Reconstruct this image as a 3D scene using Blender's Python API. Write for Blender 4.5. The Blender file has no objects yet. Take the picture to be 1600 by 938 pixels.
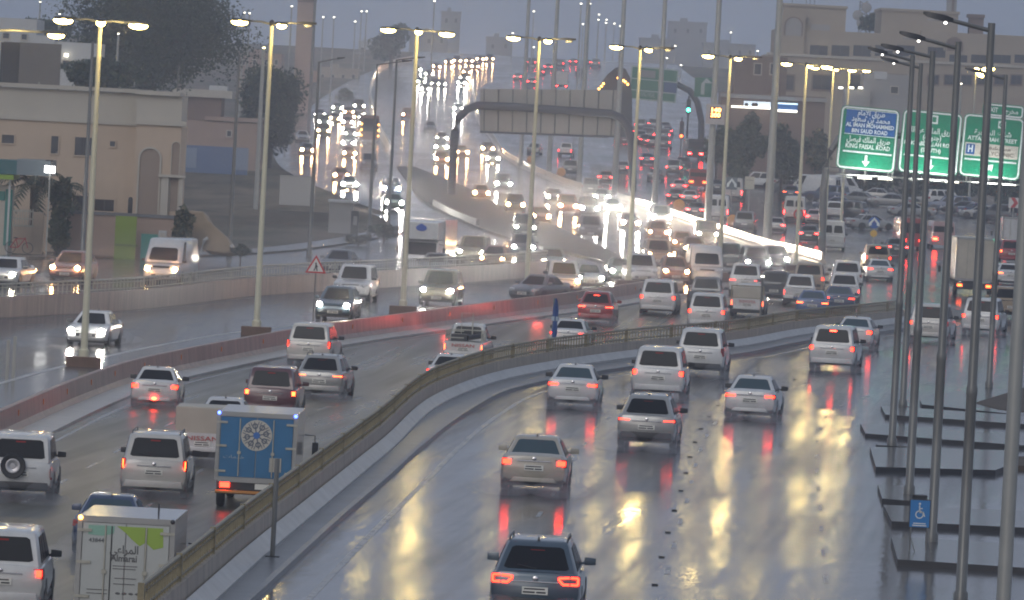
import bpy, bmesh, math, random, unicodedata
from mathutils import Vector, Matrix
R = math.radians
SC = bpy.context.scene
COL = SC.collection
random.seed(11)
# ------------------------------------------------------------------ camera, sky, sun, exposure
FP, CH = 10000.0, 10.3          # focal length in photo pixels (1600 wide), camera height in metres
PITCH, ROLL = math.atan(298.6/FP), math.atan(.052)
r0, u0, f0 = Vector((1,0,0)), Vector((0,math.sin(PITCH),math.cos(PITCH))), Vector((0,math.cos(PITCH),-math.sin(PITCH)))
CR = math.cos(ROLL)*r0+math.sin(ROLL)*u0
CU = -math.sin(ROLL)*r0+math.cos(ROLL)*u0
cam_d = bpy.data.cameras.new('camera'); cam = bpy.data.objects.new('camera', cam_d); COL.objects.link(cam)
cam_d.sensor_width = 36; cam_d.lens = FP/1600*36; cam_d.clip_start = .5; cam_d.clip_end = 9000
cam.matrix_world = Matrix(((CR.x,CU.x,-f0.x,0),(CR.y,CU.y,-f0.y,0),(CR.z,CU.z,-f0.z,CH),(0,0,0,1)))
SC.camera = cam
wd = bpy.data.worlds.new("World"); SC.world = wd; wd.use_nodes = True
nt = wd.node_tree; nt.nodes.clear()
sky = nt.nodes.new('ShaderNodeTexSky'); sky.sky_type = 'NISHITA'; sky.sun_disc = False
sky.sun_elevation = R(9); sky.sun_rotation = R(200); sky.air_density = 1.5; sky.dust_density = 4
hsv = nt.nodes.new('ShaderNodeHueSaturation'); hsv.inputs['Saturation'].default_value = .25
mixn = nt.nodes.new('ShaderNodeMix'); mixn.data_type = 'RGBA'; mixn.inputs[0].default_value = .8
mixn.inputs[7].default_value = (1.98,2.36,3.2,1)
bgn = nt.nodes.new('ShaderNodeBackground'); bgn.inputs[1].default_value = .15
wo = nt.nodes.new('ShaderNodeOutputWorld')
nt.links.new(sky.outputs[0], hsv.inputs['Color']); nt.links.new(hsv.outputs[0], mixn.inputs[6])
nt.links.new(mixn.outputs[2], bgn.inputs[0]); nt.links.new(bgn.outputs[0], wo.inputs[0])
sl = bpy.data.lights.new('sun','SUN'); sl.energy = .5; sl.angle = R(25); sl.color = (1,.95,.88)
so = bpy.data.objects.new('sun', sl); COL.objects.link(so); so.rotation_euler = (R(58),0,R(-20))
SC.view_settings.view_transform = 'Standard'; SC.view_settings.look = 'None'
SC.view_settings.exposure = .0; SC.view_settings.gamma = 1; SC.view_settings.use_curve_mapping = False
cy = SC.cycles
cy.use_denoising = True; cy.max_bounces = 5; cy.diffuse_bounces = 2; cy.glossy_bounces = 3
cy.transmission_bounces = 2; cy.volume_bounces = 1; cy.transparent_max_bounces = 6
cy.sample_clamp_indirect = 4; cy.caustics_reflective = False; cy.caustics_refractive = False
cy.use_light_tree = True; cy.filter_width = 1.9
# ------------------------------------------------------------------ terrain and pixel measuring
def smooth(a,b,x):
    t = min(1,max(0,(x-a)/(b-a))); return t*t*(3-2*t)
def terr(y):
    if y < 500: return 0.0
    return 7.14e-4*(min(y,1500)-500)**1.5
def dip(y): return 1-smooth(250,375,y)
LAY = {'s':lambda y:0.0, 'm':lambda y:-1.5*dip(y), 'o':lambda y:-.8*dip(y)}
def ray(px,py): return (f0+((px-800)/FP)*CR+((469-py)/FP)*CU)
def W(px,py,D):
    d = ray(px,py); t = D/d.y; return Vector((d.x*t, D, CH+d.z*t))
def P(px,py,lay='s',up=0.0):
    d = ray(px,py); lo = 60.0
    def g(y): return CH+d.z*(y/d.y)-(terr(y)+LAY[lay](y)+up)
    y = 60.0; step = 4.0
    while y < 2400 and g(y) > 0: y += step
    a, b = y-step, y
    for _ in range(30):
        m = (a+b)/2
        if g(m) > 0: a = m
        else: b = m
    return Vector((d.x/d.y*b, b, terr(b)+LAY[lay](b)+up))
def scl(y): return FP/y
class Curve:
    """x as a function of y through points measured on the photo"""
    def __init__(s, pts, lay='s', up=0.0, dx=0.0):
        q = sorted([(p.y,p.x+dx) for p in (P(a,b,lay,up) for a,b in pts)])
        s.q = [q[0]]
        for k in q[1:]:
            if k[0]-s.q[-1][0] > .5: s.q.append(k)
        n = len(s.q); s.m = []
        for i in range(n):
            if i == 0: m = (s.q[1][1]-s.q[0][1])/(s.q[1][0]-s.q[0][0])
            elif i == n-1: m = (s.q[-1][1]-s.q[-2][1])/(s.q[-1][0]-s.q[-2][0])
            else:
                h0 = s.q[i][0]-s.q[i-1][0]; h1 = s.q[i+1][0]-s.q[i][0]
                d0 = (s.q[i][1]-s.q[i-1][1])/h0; d1 = (s.q[i+1][1]-s.q[i][1])/h1
                m = (d0*h1+d1*h0)/(h0+h1)
            s.m.append(m)
    def __call__(s, y):
        q = s.q
        if y <= q[0][0]: return q[0][1]+s.m[0]*(y-q[0][0])
        if y >= q[-1][0]: return q[-1][1]+s.m[-1]*(y-q[-1][0])
        for i in range(len(q)-1):
            if y <= q[i+1][0]:
                h = q[i+1][0]-q[i][0]; t = (y-q[i][0])/h
                return ((2*t**3-3*t*t+1)*q[i][1]+(t**3-2*t*t+t)*h*s.m[i]+(-2*t**3+3*t*t)*q[i+1][1]+(t**3-t*t)*h*s.m[i+1])
    @property
    def y0(s): return s.q[0][0]
    @property
    def y1(s): return s.q[-1][0]
# ------------------------------------------------------------------ materials
MATS = {}
def pmat(name, col, rough=.5, metal=0, spec=.5, noise=0, nscale=4, coat=0, bump=0, emis=None, estr=0, streak=None, col2=None, coatr=.08):
    if name in MATS: return MATS[name]
    m = bpy.data.materials.new(name); m.use_nodes = True; n = m.node_tree.nodes; l = m.node_tree.links
    b = n['Principled BSDF']; b.inputs['Base Color'].default_value = (*col,1); b.inputs['Roughness'].default_value = rough
    b.inputs['Metallic'].default_value = metal; b.inputs['Specular IOR Level'].default_value = spec
    b.inputs['Coat Weight'].default_value = coat; b.inputs['Coat Roughness'].default_value = coatr
    if emis:
        b.inputs['Emission Color'].default_value = (*emis,1); b.inputs['Emission Strength'].default_value = estr
    if noise or bump or streak:
        tc = n.new('ShaderNodeTexCoord'); mp = n.new('ShaderNodeMapping'); l.new(tc.outputs['Object'], mp.inputs[0])
        if streak: mp.inputs['Scale'].default_value = streak
        nz = n.new('ShaderNodeTexNoise'); nz.inputs['Scale'].default_value = nscale; nz.inputs['Detail'].default_value = 6
        nz.inputs['Roughness'].default_value = .62
        l.new(mp.outputs[0], nz.inputs['Vector'])
        if noise:
            rp = n.new('ShaderNodeMapRange'); rp.inputs[1].default_value = .3; rp.inputs[2].default_value = .7
            l.new(nz.outputs['Fac'], rp.inputs[0])
            mx = n.new('ShaderNodeMix'); mx.data_type = 'RGBA'; l.new(rp.outputs[0], mx.inputs[0])
            c2 = col2 or tuple(c*(1-noise) for c in col)
            mx.inputs[6].default_value = (*col,1); mx.inputs[7].default_value = (*c2,1)
            l.new(mx.outputs[2], b.inputs['Base Color'])
        if bump:
            bp = n.new('ShaderNodeBump'); bp.inputs['Strength'].default_value = bump; bp.inputs['Distance'].default_value = .05
            l.new(nz.outputs['Fac'], bp.inputs['Height']); l.new(bp.outputs[0], b.inputs['Normal'])
    MATS[name] = m; return m
def wet_road(name, col, col2, rlo, rhi, bump=.05, wet=.5, turn=0):
    """rain-covered asphalt: dark base, water film with long wheel-track variation and fine ripples"""
    m = bpy.data.materials.new(name); m.use_nodes = True; n = m.node_tree.nodes; l = m.node_tree.links
    b = n['Principled BSDF']; b.inputs['IOR'].default_value = 1.36; b.inputs['Specular IOR Level'].default_value = wet
    tc = n.new('ShaderNodeTexCoord')
    def nz(scale, sx, sy, det=5):
        mp = n.new('ShaderNodeMapping'); mp.inputs['Scale'].default_value = (sx,sy,1); m0 = n.new('ShaderNodeMapping'); m0.inputs['Rotation'].default_value = (0,0,R(turn)); l.new(tc.outputs['Object'], m0.inputs[0]); l.new(m0.outputs[0], mp.inputs[0])
        t = n.new('ShaderNodeTexNoise'); t.inputs['Scale'].default_value = scale; t.inputs['Detail'].default_value = det
        l.new(mp.outputs[0], t.inputs['Vector']); return t.outputs['Fac']
    def rng(s,a,b_,c,d):
        r = n.new('ShaderNodeMapRange'); r.inputs[1].default_value=a; r.inputs[2].default_value=b_; r.inputs[3].default_value=c; r.inputs[4].default_value=d
        l.new(s, r.inputs[0]); return r.outputs[0]
    tracks = nz(1, 1.3, .018, 4); blot = nz(1,.22,.05,5); fine = nz(1,9,2.2,3)
    mx = n.new('ShaderNodeMix'); mx.data_type='RGBA'; l.new(rng(blot,.35,.65,0,1), mx.inputs[0])
    mx.inputs[6].default_value=(*col,1); mx.inputs[7].default_value=(*col2,1)
    l.new(mx.outputs[2], b.inputs['Base Color'])
    ad = n.new('ShaderNodeMath'); ad.operation='ADD'
    l.new(rng(tracks,.28,.72,rlo,rhi), ad.inputs[0]); l.new(rng(blot,.35,.7,-.03,.07), ad.inputs[1])
    l.new(ad.outputs[0], b.inputs['Roughness'])
    bp = n.new('ShaderNodeBump'); bp.inputs['Strength'].default_value=bump; bp.inputs['Distance'].default_value=.02
    l.new(fine, bp.inputs['Height'])
    bp2 = n.new('ShaderNodeBump'); bp2.inputs['Strength'].default_value=bump*1.3; bp2.inputs['Distance'].default_value=.06
    l.new(nz(1,1.6,.5,3), bp2.inputs['Height']); l.new(bp.outputs[0], bp2.inputs['Normal'])
    l.new(bp2.outputs[0], b.inputs['Normal'])
    MATS[name] = m; return m
def emat(name, col, strength, base=(.5,.5,.5)):
    if name in MATS: return MATS[name]
    m = bpy.data.materials.new(name); m.use_nodes = True; n = m.node_tree.nodes; b = n['Principled BSDF']
    b.inputs['Base Color'].default_value = (*base,1); b.inputs['Emission Color'].default_value = (*col,1)
    b.inputs['Emission Strength'].default_value = strength; b.inputs['Roughness'].default_value = .3
    MATS[name] = m; return m
M_ROAD = wet_road('wet_asphalt', (.06,.06,.068), (.085,.082,.085), .045, .18, .10, turn=5)
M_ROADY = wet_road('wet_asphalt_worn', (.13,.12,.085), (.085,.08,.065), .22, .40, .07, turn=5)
M_ROADO = wet_road('wet_asphalt_smooth', (.075,.075,.08), (.09,.088,.09), .10, .17, .035)
M_GROUND = wet_road('wet_sand', (.20,.155,.115), (.085,.085,.06), .75, .95, .15, wet=.15)
M_PAVE = pmat('wet_paving', (.11,.108,.11), .16, noise=.45, nscale=1.2, bump=.15)
M_KERB = pmat('kerb_concrete', (.17,.175,.19), .3, noise=.5, nscale=.8, bump=.3)
M_CONC = pmat('barrier_concrete', (.56,.47,.37), .5, noise=.42, nscale=.9, bump=.2, streak=(1,2.6,.12))
M_CONCL = pmat('pale_concrete', (.52,.51,.49), .35, noise=.3, nscale=1.1, bump=.15)
M_CONCP = pmat('pink_concrete', (.42,.29,.24), .4, noise=.5, nscale=1.2, bump=.2, streak=(1,2.4,.14))
M_BAR = pmat('painted_barrier', (.55,.49,.41), .3, noise=.2, nscale=.6, bump=.05)
M_LINE = pmat('road_paint', (.36,.36,.36), .25, noise=.5, nscale=3)
M_STEEL = pmat('rail_steel', (.31,.26,.15), .4, metal=.1, noise=.4, nscale=6)
M_STEELW = pmat('rail_pale', (.5,.48,.4), .4, noise=.3, nscale=5)
M_POLED = pmat('dark_pole', (.21,.21,.20), .33, metal=.2, noise=.4, nscale=2, streak=(1,1,.3))
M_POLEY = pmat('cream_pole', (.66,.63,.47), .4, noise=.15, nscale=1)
M_POLEG = pmat('galvanised_pole', (.40,.40,.37), .4, metal=.2, noise=.2, nscale=1)
M_BROWN = pmat('brown_plinth', (.16,.09,.06), .45, noise=.3, nscale=3)
M_BLACK = pmat('black_rubber', (.016,.016,.018), .5)
M_DARK = pmat('dark_plastic', (.03,.03,.034), .4)
M_GLASS = pmat('car_glass', (.010,.011,.014), .2, spec=.16)
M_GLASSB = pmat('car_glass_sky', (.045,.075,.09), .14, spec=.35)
M_RIM = pmat('alloy', (.45,.45,.47), .3, metal=.8)
M_CHROME = pmat('chrome', (.6,.6,.62), .15, metal=1)
M_PLATE = pmat('plate_white', (.75,.74,.68), .4)
M_SEAT = pmat('seat_grey', (.22,.22,.22), .8)
M_TAILOFF = pmat('tail_lens', (.30,.015,.015), .2)
M_TAIL = emat('tail_lit', (1,.030,.012), 11, (.4,.02,.02))
M_BRAKE = emat('brake_lit', (1,.035,.014), 34, (.4,.02,.02))
M_TAILO = emat('tail_orange', (1,.09,.018), 13, (.4,.1,.02))
M_TAILF = emat('tail_far', (1,.022,.02), 60, (.4,.02,.02))
M_HEAD = emat('head_white', (1,.88,.68), 480)
M_HEADW = emat('head_warm', (1,.50,.20), 380)
M_HEADB = emat('head_blaze', (1,.95,.84), 900)
M_HEADOFF = pmat('head_lens', (.5,.5,.52), .12, spec=.8)
M_AMBER = emat('amber_lit', (1,.42,.07), 11)
M_BLUEL = emat('blue_lit', (.06,.12,1), 9)
M_LAMP = emat('street_lamp_lit', (1,.74,.22), 24)
M_LAMPW = emat('street_lamp_white', (1,.93,.74), 6)
M_GREENL = emat('green_lit', (.05,1,.55), 18)
PAINT = {}
def paint(k):
    C = {'white':(.64,.64,.63),'pearl':(.58,.56,.52),'silver':(.36,.36,.35),'beige':(.42,.38,.31),'grey':(.14,.145,.15),'dark':(.035,.04,.05),
         'darkblue':(.035,.06,.13),'steelblue':(.06,.095,.13),'black':(.014,.014,.017),'red':(.30,.012,.015),'maroon':(.09,.02,.03),'brown':(.22,.11,.08),
         'green':(.07,.10,.08),'gold':(.15,.135,.09),'blue':(.05,.10,.26),'tan':(.33,.25,.16),'pink':(.5,.33,.33)}
    if k not in PAINT:
        PAINT[k] = pmat('paint_'+k, C[k], .3, metal=.35 if k in('silver','grey','dark','steelblue','gold','darkblue') else 0, coat=1, noise=.14, nscale=2.5, coatr=.1)
    return PAINT[k]
# ------------------------------------------------------------------ mesh helpers
def tag(o, label=None, cat=None, group=None, kind=None):
    if label: o['label'] = label
    if cat: o['category'] = cat
    if group: o['group'] = group
    if kind: o['kind'] = kind
    return o
class MB:
    def __init__(s): s.v=[]; s.f=[]; s.m=[]
    def add(s, vs, fs, mi=0):
        b = len(s.v); s.v += [tuple(v) for v in vs]; s.f += [tuple(i+b for i in f) for f in fs]; s.m += [mi]*len(fs); return s
    def box(s, x0,x1,y0,y1,z0,z1, mi=0, M=None):
        v = [Vector(p) for p in ((x0,y0,z0),(x1,y0,z0),(x1,y1,z0),(x0,y1,z0),(x0,y0,z1),(x1,y0,z1),(x1,y1,z1),(x0,y1,z1))]
        if M: v = [M@p for p in v]
        return s.add(v, [(0,3,2,1),(4,5,6,7),(0,1,5,4),(1,2,6,5),(2,3,7,6),(3,0,4,7)], mi)
    def loft(s, rings, mi=0, closed=True, caps=True):
        n = len(rings[0]); vs = [p for r in rings for p in r]; fs = []
        for i in range(len(rings)-1):
            for j in range(n if closed else n-1):
                k = (j+1)%n; fs.append((i*n+j, i*n+k, (i+1)*n+k, (i+1)*n+j))
        if caps: fs += [tuple(range(n-1,-1,-1)), tuple((len(rings)-1)*n+j for j in range(n))]
        return s.add(vs, fs, mi)
    def tube(s, pts, rad, n=8, mi=0):
        pts = [Vector(p) for p in pts]; rad = rad if isinstance(rad,(list,tuple)) else [rad]*len(pts); rings = []
        for i,p in enumerate(pts):
            d = (pts[min(i+1,len(pts)-1)]-pts[max(i-1,0)]).normalized()
            a = d.orthogonal().normalized() if abs(d.z) < .95 else Vector((1,0,0)); a = (a-d*a.dot(d)).normalized()
            if abs(d.z) < .95: a = Vector((0,0,1))-d*d.z; a.normalize()
            b = d.cross(a)
            rings.append([p+(a*math.cos(2*math.pi*k/n)+b*math.sin(2*math.pi*k/n))*rad[i] for k in range(n)])
        return s.loft(rings, mi)
    def ell(s, c, rx, ry, rz, n=10, m=6, mi=0):
        rings = []
        for i in range(m+1):
            a = -math.pi/2+math.pi*i/m; a = max(-1.5,min(1.5,a))
            rings.append([(c[0]+rx*math.cos(a)*math.cos(2*math.pi*k/n), c[1]+ry*math.cos(a)*math.sin(2*math.pi*k/n), c[2]+rz*math.sin(a)) for k in range(n)])
        return s.loft(rings, mi)
    def prism(s, poly, t, fn, mi=0):
        """poly: 2-D outline; fn(u,v,w) -> 3-D; thickness w from 0 to t"""
        n = len(poly); vs = [fn(u,v,0) for u,v in poly]+[fn(u,v,t) for u,v in poly]
        fs = [tuple(range(n-1,-1,-1)), tuple(range(n,2*n))]+[(j,(j+1)%n,n+(j+1)%n,n+j) for j in range(n)]
        return s.add(vs, fs, mi)
    def mesh(s, name, mats, smooth=None, bevel=0):
        me = bpy.data.meshes.new(name); me.from_pydata([tuple(v) for v in s.v], [], s.f)
        for m in mats: me.materials.append(m)
        me.polygons.foreach_set('material_index', s.m)
        bm = bmesh.new(); bm.from_mesh(me)
        if bevel:
            es = [e for e in bm.edges if len(e.link_faces)==2 and e.calc_face_angle(0) > .6]
            bmesh.ops.bevel(bm, geom=es, offset=bevel, segments=2, affect='EDGES', profile=.6, clamp_overlap=True)
        bmesh.ops.recalc_face_normals(bm, faces=bm.faces); bm.to_mesh(me); bm.free()
        if smooth is not None:
            me.polygons.foreach_set('use_smooth',[True]*len(me.polygons)); me.set_sharp_from_angle(angle=R(smooth))
        me.update(); return me
    def build(s, name, mats, parent=None, smooth=None, bevel=0, loc=None, rz=0):
        if not isinstance(mats,(list,tuple)): mats = [mats]
        return link(name, s.mesh(name, mats, smooth, bevel), parent, loc, rz)
def link(name, me, parent=None, loc=None, rz=0):
    o = bpy.data.objects.new(name, me); COL.objects.link(o)
    if parent: o.parent = parent
    if loc is not None: o.location = loc
    if rz: o.rotation_euler.z = rz
    return o
def empty(name, loc, rz=0, label=None, cat=None, group=None):
    o = bpy.data.objects.new(name, None); COL.objects.link(o); o.location = loc; o.rotation_euler.z = rz
    return tag(o, label, cat, group)
KIDS = {}
def copy_tree(o, parent=None):
    c = o.copy(); COL.objects.link(c); c.parent = parent
    for ch in [q for q in o.children]: copy_tree(ch, c)
    return c
# Arabic shaping for the font's presentation forms
FORMS = {}
for cp in list(range(0xFE70,0xFEFD)):
    d = unicodedata.decomposition(chr(cp)).split()
    if len(d) == 2: FORMS.setdefault(chr(int(d[1],16)),{})[d[0]] = chr(cp)
    if len(d) == 3: FORMS.setdefault(chr(int(d[1],16))+chr(int(d[2],16)),{})[d[0]] = chr(cp)
def arabic(t):
    out = []; items = []; i = 0
    while i < len(t):
        if t[i:i+2] in FORMS and len(t[i:i+2]) == 2: items.append(t[i:i+2]); i += 2
        else: items.append(t[i]); i += 1
    for k,c in enumerate(items):
        f = FORMS.get(c)
        if not f: out.append(c); continue
        pf = FORMS.get(items[k-1]) if k else None; nf = FORMS.get(items[k+1]) if k+1 < len(items) else None
        pj = bool(pf and '<initial>' in pf); nj = bool(nf and '<final>' in nf) and '<initial>' in f
        key = '<medial>' if pj and nj else '<final>' if pj and '<final>' in f else '<initial>' if nj else '<isolated>'
        out.append(f.get(key, f.get('<isolated>', c)))
    s = ''.join(out)[::-1]
    return s.replace('(','\0').replace(')','(').replace('\0',')')
def text(name, body, size, mat, parent, loc, rot=(R(90),0,0), width=None, ext=.004, bold=0):
    cu = bpy.data.curves.new(name,'FONT'); cu.body = body; cu.size = size; cu.align_x = 'CENTER'; cu.align_y = 'CENTER'; cu.extrude = ext; cu.offset = bold; cu.resolution_u = 2
    o = bpy.data.objects.new(name, cu); COL.objects.link(o); bpy.context.view_layer.update()
    me = bpy.data.meshes.new_from_object(o); bpy.data.objects.remove(o)
    me.materials.clear(); me.materials.append(mat)
    t = link(name, me, parent, loc); t.rotation_euler = rot
    if width and len(me.vertices):
        w = max(v.co.x for v in me.vertices)-min(v.co.x for v in me.vertices)
        if w > 0: t.scale = (width/w,1,1)
    return t
HAZE = .0005
# ------------------------------------------------------------------ ground, roads, kerbs, walls
cW1 = Curve([(350,938),(400,891),(497,808),(605,716),(711,628),(800,597),(859,585),(984,566),(1158,547),(1261,528),(1380,514),(1515,495)])       # foot of the railing wall, service-road side
cKB = Curve([(400,938),(538,810),(615,743),(656,705),(740,642),(800,612),(859,598),(984,577),(1158,556),(1261,536),(1380,521),(1515,501)])      # edge of its kerb slab
cM2 = Curve([(20,690),(154,628),(220,603),(400,562),(554,534),(681,516),(800,499),(900,486),(1000,470),(1120,452),(1240,432),(1285,420)],'m')  # foot of the median barrier
cMF = Curve([(0,606),(123,573),(400,521),(620,498),(800,473),(981,445),(1123,430),(1243,414)],'o')                                      # far side of the median
cW3 = Curve([(0,496),(179,486),(400,462),(620,448),(800,436),(860,430)],'o')                                                           # foot of the left wall
cL = Curve([(-60,405),(220,404),(400,398),(520,386),(600,372),(650,352),(560,318),(440,262),(428,225),(470,180),(560,120),(640,88)])      # left edge of the left service road
cR = Curve([(1600,560),(1600,400),(1600,340),(1330,275),(1120,252),(1080,205),(1040,150),(990,110),(965,92)])
Y0 = 108.0
def ribbon(name, fl, fr, fz, y0, y1, mat, step=6, nx=1, kind='structure', label=None):
    v=[]; f=[]; n = max(2,int((y1-y0)/step)); cols = nx+1
    for i in range(n+1):
        y = y0+(y1-y0)*i/n; a, b = fl(y), fr(y)
        for j in range(cols): v.append((a+(b-a)*j/nx, y, fz(y)))
    for i in range(n):
        for j in range(nx):
            k = i*cols+j; f.append((k,k+1,k+cols+1,k+cols))
    me = bpy.data.meshes.new(name); me.from_pydata(v,[],f); me.materials.append(mat); me.update()
    o = link(name, me); tag(o, label, kind=kind); return o
def solid(name, prof, fx, fz, y0, y1, mat, step=4, parent=None, mi=None):
    """a profile [(dx,dz)] swept along a curve; real thickness"""
    mb = MB(); n = max(2,int((y1-y0)/step)); rings=[]
    for i in range(n+1):
        y = y0+(y1-y0)*i/n; rings.append([(fx(y)+dx,y,fz(y)+dz) for dx,dz in prof])
    mb.loft(rings); return mb.build(name, mat, parent)
zs = lambda y: terr(y)
zm = lambda y: terr(y)-1.5*dip(y)
zo = lambda y: terr(y)-.8*dip(y)
# ground sheet, sunk under the main carriageways
gv=[]; gf=[]
ys = [60+6*i for i in range(240)]+[1500+50*i for i in range(1,15)]
for y in ys:
    a, b = cW3(y)-.15, cW1(y)-.4
    if y > 400: a, b = -4+(a+4)*0, 4
    d = (2.0*dip(y)) if y < 376 else 0
    z = terr(y)-.12
    for x,zz in ((-420,z),(min(-45,a-8),z),(a-.02,z),(a+.02,z-d),(b-.02,z-d),(b+.02,z),(max(60,b+8),z),(460,z)): gv.append((x,y,zz))
for i in range(len(ys)-1):
    for j in range(7):
        k = i*8+j; gf.append((k,k+1,k+9,k+8))
me = bpy.data.meshes.new('ground'); me.from_pydata(gv,[],gf); me.materials.append(M_GROUND); tag(link('ground', me), kind='structure')
ribbon('service_road', lambda y:cKB(y)-.05, lambda y:cKB(y)+46, lambda y:zs(y)+.0, Y0, 372, M_ROAD, nx=4)
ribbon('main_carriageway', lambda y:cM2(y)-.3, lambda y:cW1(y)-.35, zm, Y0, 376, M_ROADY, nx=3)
ribbon('oncoming_carriageway', lambda y:cW3(y)-.1, lambda y:cMF(y)+.3, zo, 118, 376, M_ROADO, nx=3)
ribbon('side_road', lambda y:cL(y), lambda y:cW3(y)-.2, zs, 150, 376, M_ROADO, nx=2)
def fl(y): return cL(y)
def fr(y): return max(cKB(y)+46 if y < 520 else -1e9, cR(y)) if y<700 else cR(y)
ribbon('far_highway', fl, lambda y: min(60,cR(y)+12), lambda y:zs(y)+.004, 371, 1560, M_ROADO, nx=6, step=8)
# kerb slab beside the railing wall
solid('kerb', [(0,-.1),(.0,.12),(-.12,.14),(-1.6,.14),(-1.6,-.1)], cKB, zs, Y0, 345, M_KERB)['kind']='structure'
# retaining wall with a battered foot, and its steel railing
rw = solid('retaining_wall', [(-.28,.1),(-.30,.30),(-.32,.42),(-.34,.80),(-.54,.80),(-.60,-1.7),(-.2,-1.7)], cW1, zs, Y0, 338, M_CONC)
tag(rw,'long curving concrete wall between the service road and the sunken lanes, railing on top','wall')
solid('wall_foot', [(.02,.08),(.02,.20),(-.27,.46),(-.27,.08)], cW1, zs, Y0, 338, M_CONCL, parent=rw)  # sky light on the sloping foot put into a paler concrete
def railing(fx, fz, y0, y1, base, h, label, group, dx, sp=.55, panel=8.0, steel=None, pale=None):
    root = empty('guard_railing', (fx((y0+y1)/2)+dx,(y0+y1)/2,fz((y0+y1)/2)+base), 0, label, 'railing', group)
    ox,oy,oz = root.location
    mb = MB()
    def pt(y,z): return (fx(y)+dx-ox, y-oy, fz(y)+base+z-oz)
    n = int((y1-y0)/4)
    for zz,r in ((h,.045),(h*.72,.022),(.10,.03)):
        mb.tube([pt(y0+(y1-y0)*i/n, zz) for i in range(n+1)], r, 6)
    mb.build('handrail', steel or M_STEEL, root)
    y = y0
    while y < y1-1:
        yy = min(y+panel, y1); q = MB(); t = y+sp
        while t < yy-.1:
            p = pt(t,0); q.box(p[0]-.028,p[0]+.028,p[1]-.028,p[1]+.028,p[2],p[2]+h); t += sp
        if q.v: q.build('grille', pale or M_STEEL, root)
        p = pt(y,0); MB().box(p[0]-.06,p[0]+.06,p[1]-.07,p[1]+.07,p[2],p[2]+h+.06).build('post', steel or M_STEEL, root)
        y += panel
    return root
railing(cW1, zs, Y0+8, 336, .80, .50, 'dark olive steel railing with close balusters on the wall beside the service road', None, -.44)
# median barrier, deck and kerb strip
mw = solid('median_barrier', [(0,-.1),(0,.08),(-.16,.3),(-.22,.92),(-.42,.92),(-.5,-.1)], lambda y:cM2(y)-.35, zm, Y0, 372, M_CONCP)
tag(mw,'reddish concrete median barrier with orange reflectors beside the sunken lanes','barrier')
for i in range(26):
    y = 150+i*8.4
    MB().box(-.02,.02,-.09,.09,-.10,.10).build('reflector', pmat('orange_reflector',(.75,.22,.03),.3), mw, loc=(cM2(y)-.53,y,zm(y)+.62))
solid('median_kerb', [(.75,-.1),(.75,.10),(-.35,.12),(-.35,-.1)], cM2, zm, Y0, 372, M_CONCL)['kind']='structure'
ribbon('median_pavement', lambda y:cMF(y), lambda y:cM2(y)-.78, lambda y:zo(y)+.16, Y0, 376, M_PAVE, nx=1)
solid('median_edge_kerb', [(.12,-.1),(.12,.17),(-.1,.17),(-.1,-.1)], cMF, zo, Y0, 376, M_CONCL)['kind']='structure'
# left wall with railing
lw = solid('roadside_wall', [(.06,-.2),(.06,.95),(-.2,.95),(-.2,-.2)], cW3, zo, 140, cW3.y1, M_CONCP)
tag(lw,'rain-streaked pinkish wall between the oncoming lanes and the side road','wall')
railing(cW3, zo, 142, cW3.y1-1, .95, .58, 'thin steel railing on top of the pinkish roadside wall', None, -.08, sp=.5, panel=9, steel=M_STEELW, pale=M_STEELW)
# painted lines
def lines():
    mb = MB()
    def strip(fx, fz, y0, y1, w, up=.004):
        n = max(1,int((y1-y0)/5))
        for i in range(n):
            a = y0+(y1-y0)*i/n; b = y0+(y1-y0)*(i+1)/n
            mb.add([(fx(a)-w/2,a,fz(a)+up),(fx(a)+w/2,a,fz(a)+up),(fx(b)+w/2,b,fz(b)+up),(fx(b)-w/2,b,fz(b)+up)],[(0,1,2,3)])
    strip(lambda y:cKB(y)+1.0, zs, Y0, 340, .16)
    strip(lambda y:cM2(y)+1.25, zm, Y0, 370, .16)
    strip(lambda y:cW1(y)-1.5, zm, Y0, 336, .16)
    strip(lambda y:cMF(y)-.6, zo, 125, 372, .15)
    strip(lambda y:cW3(y)+.7, zo, 140, 372, .15)
    y = Y0
    while y < 360:
        for k in (4.6,8.2,11.8): strip(lambda q,k=k:cKB(q)+k, zs, y, y+2.2, .11)
        for k in (.27,.52,.77): strip(lambda q,k=k:cM2(q)+(cW1(q)-cM2(q))*k, zm, y, y+3, .13)
        for k in (.3,.62): strip(lambda q,k=k:cW3(q)+(cMF(q)-cW3(q))*k, zo, max(y,130), max(y,130)+3, .12)
        y += 9
    tag(mb.build('road_marking', M_LINE), kind='structure')
lines()
studs = MB(); y = Y0
while y < 260:
    for k in (8.2,): x = cKB(y)+k; studs.box(x-.07,x+.07,y+5.5,y+5.65,.003,.03)
    y += 9
tag(studs.build('lane_studs', M_DARK), kind='structure')
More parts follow.
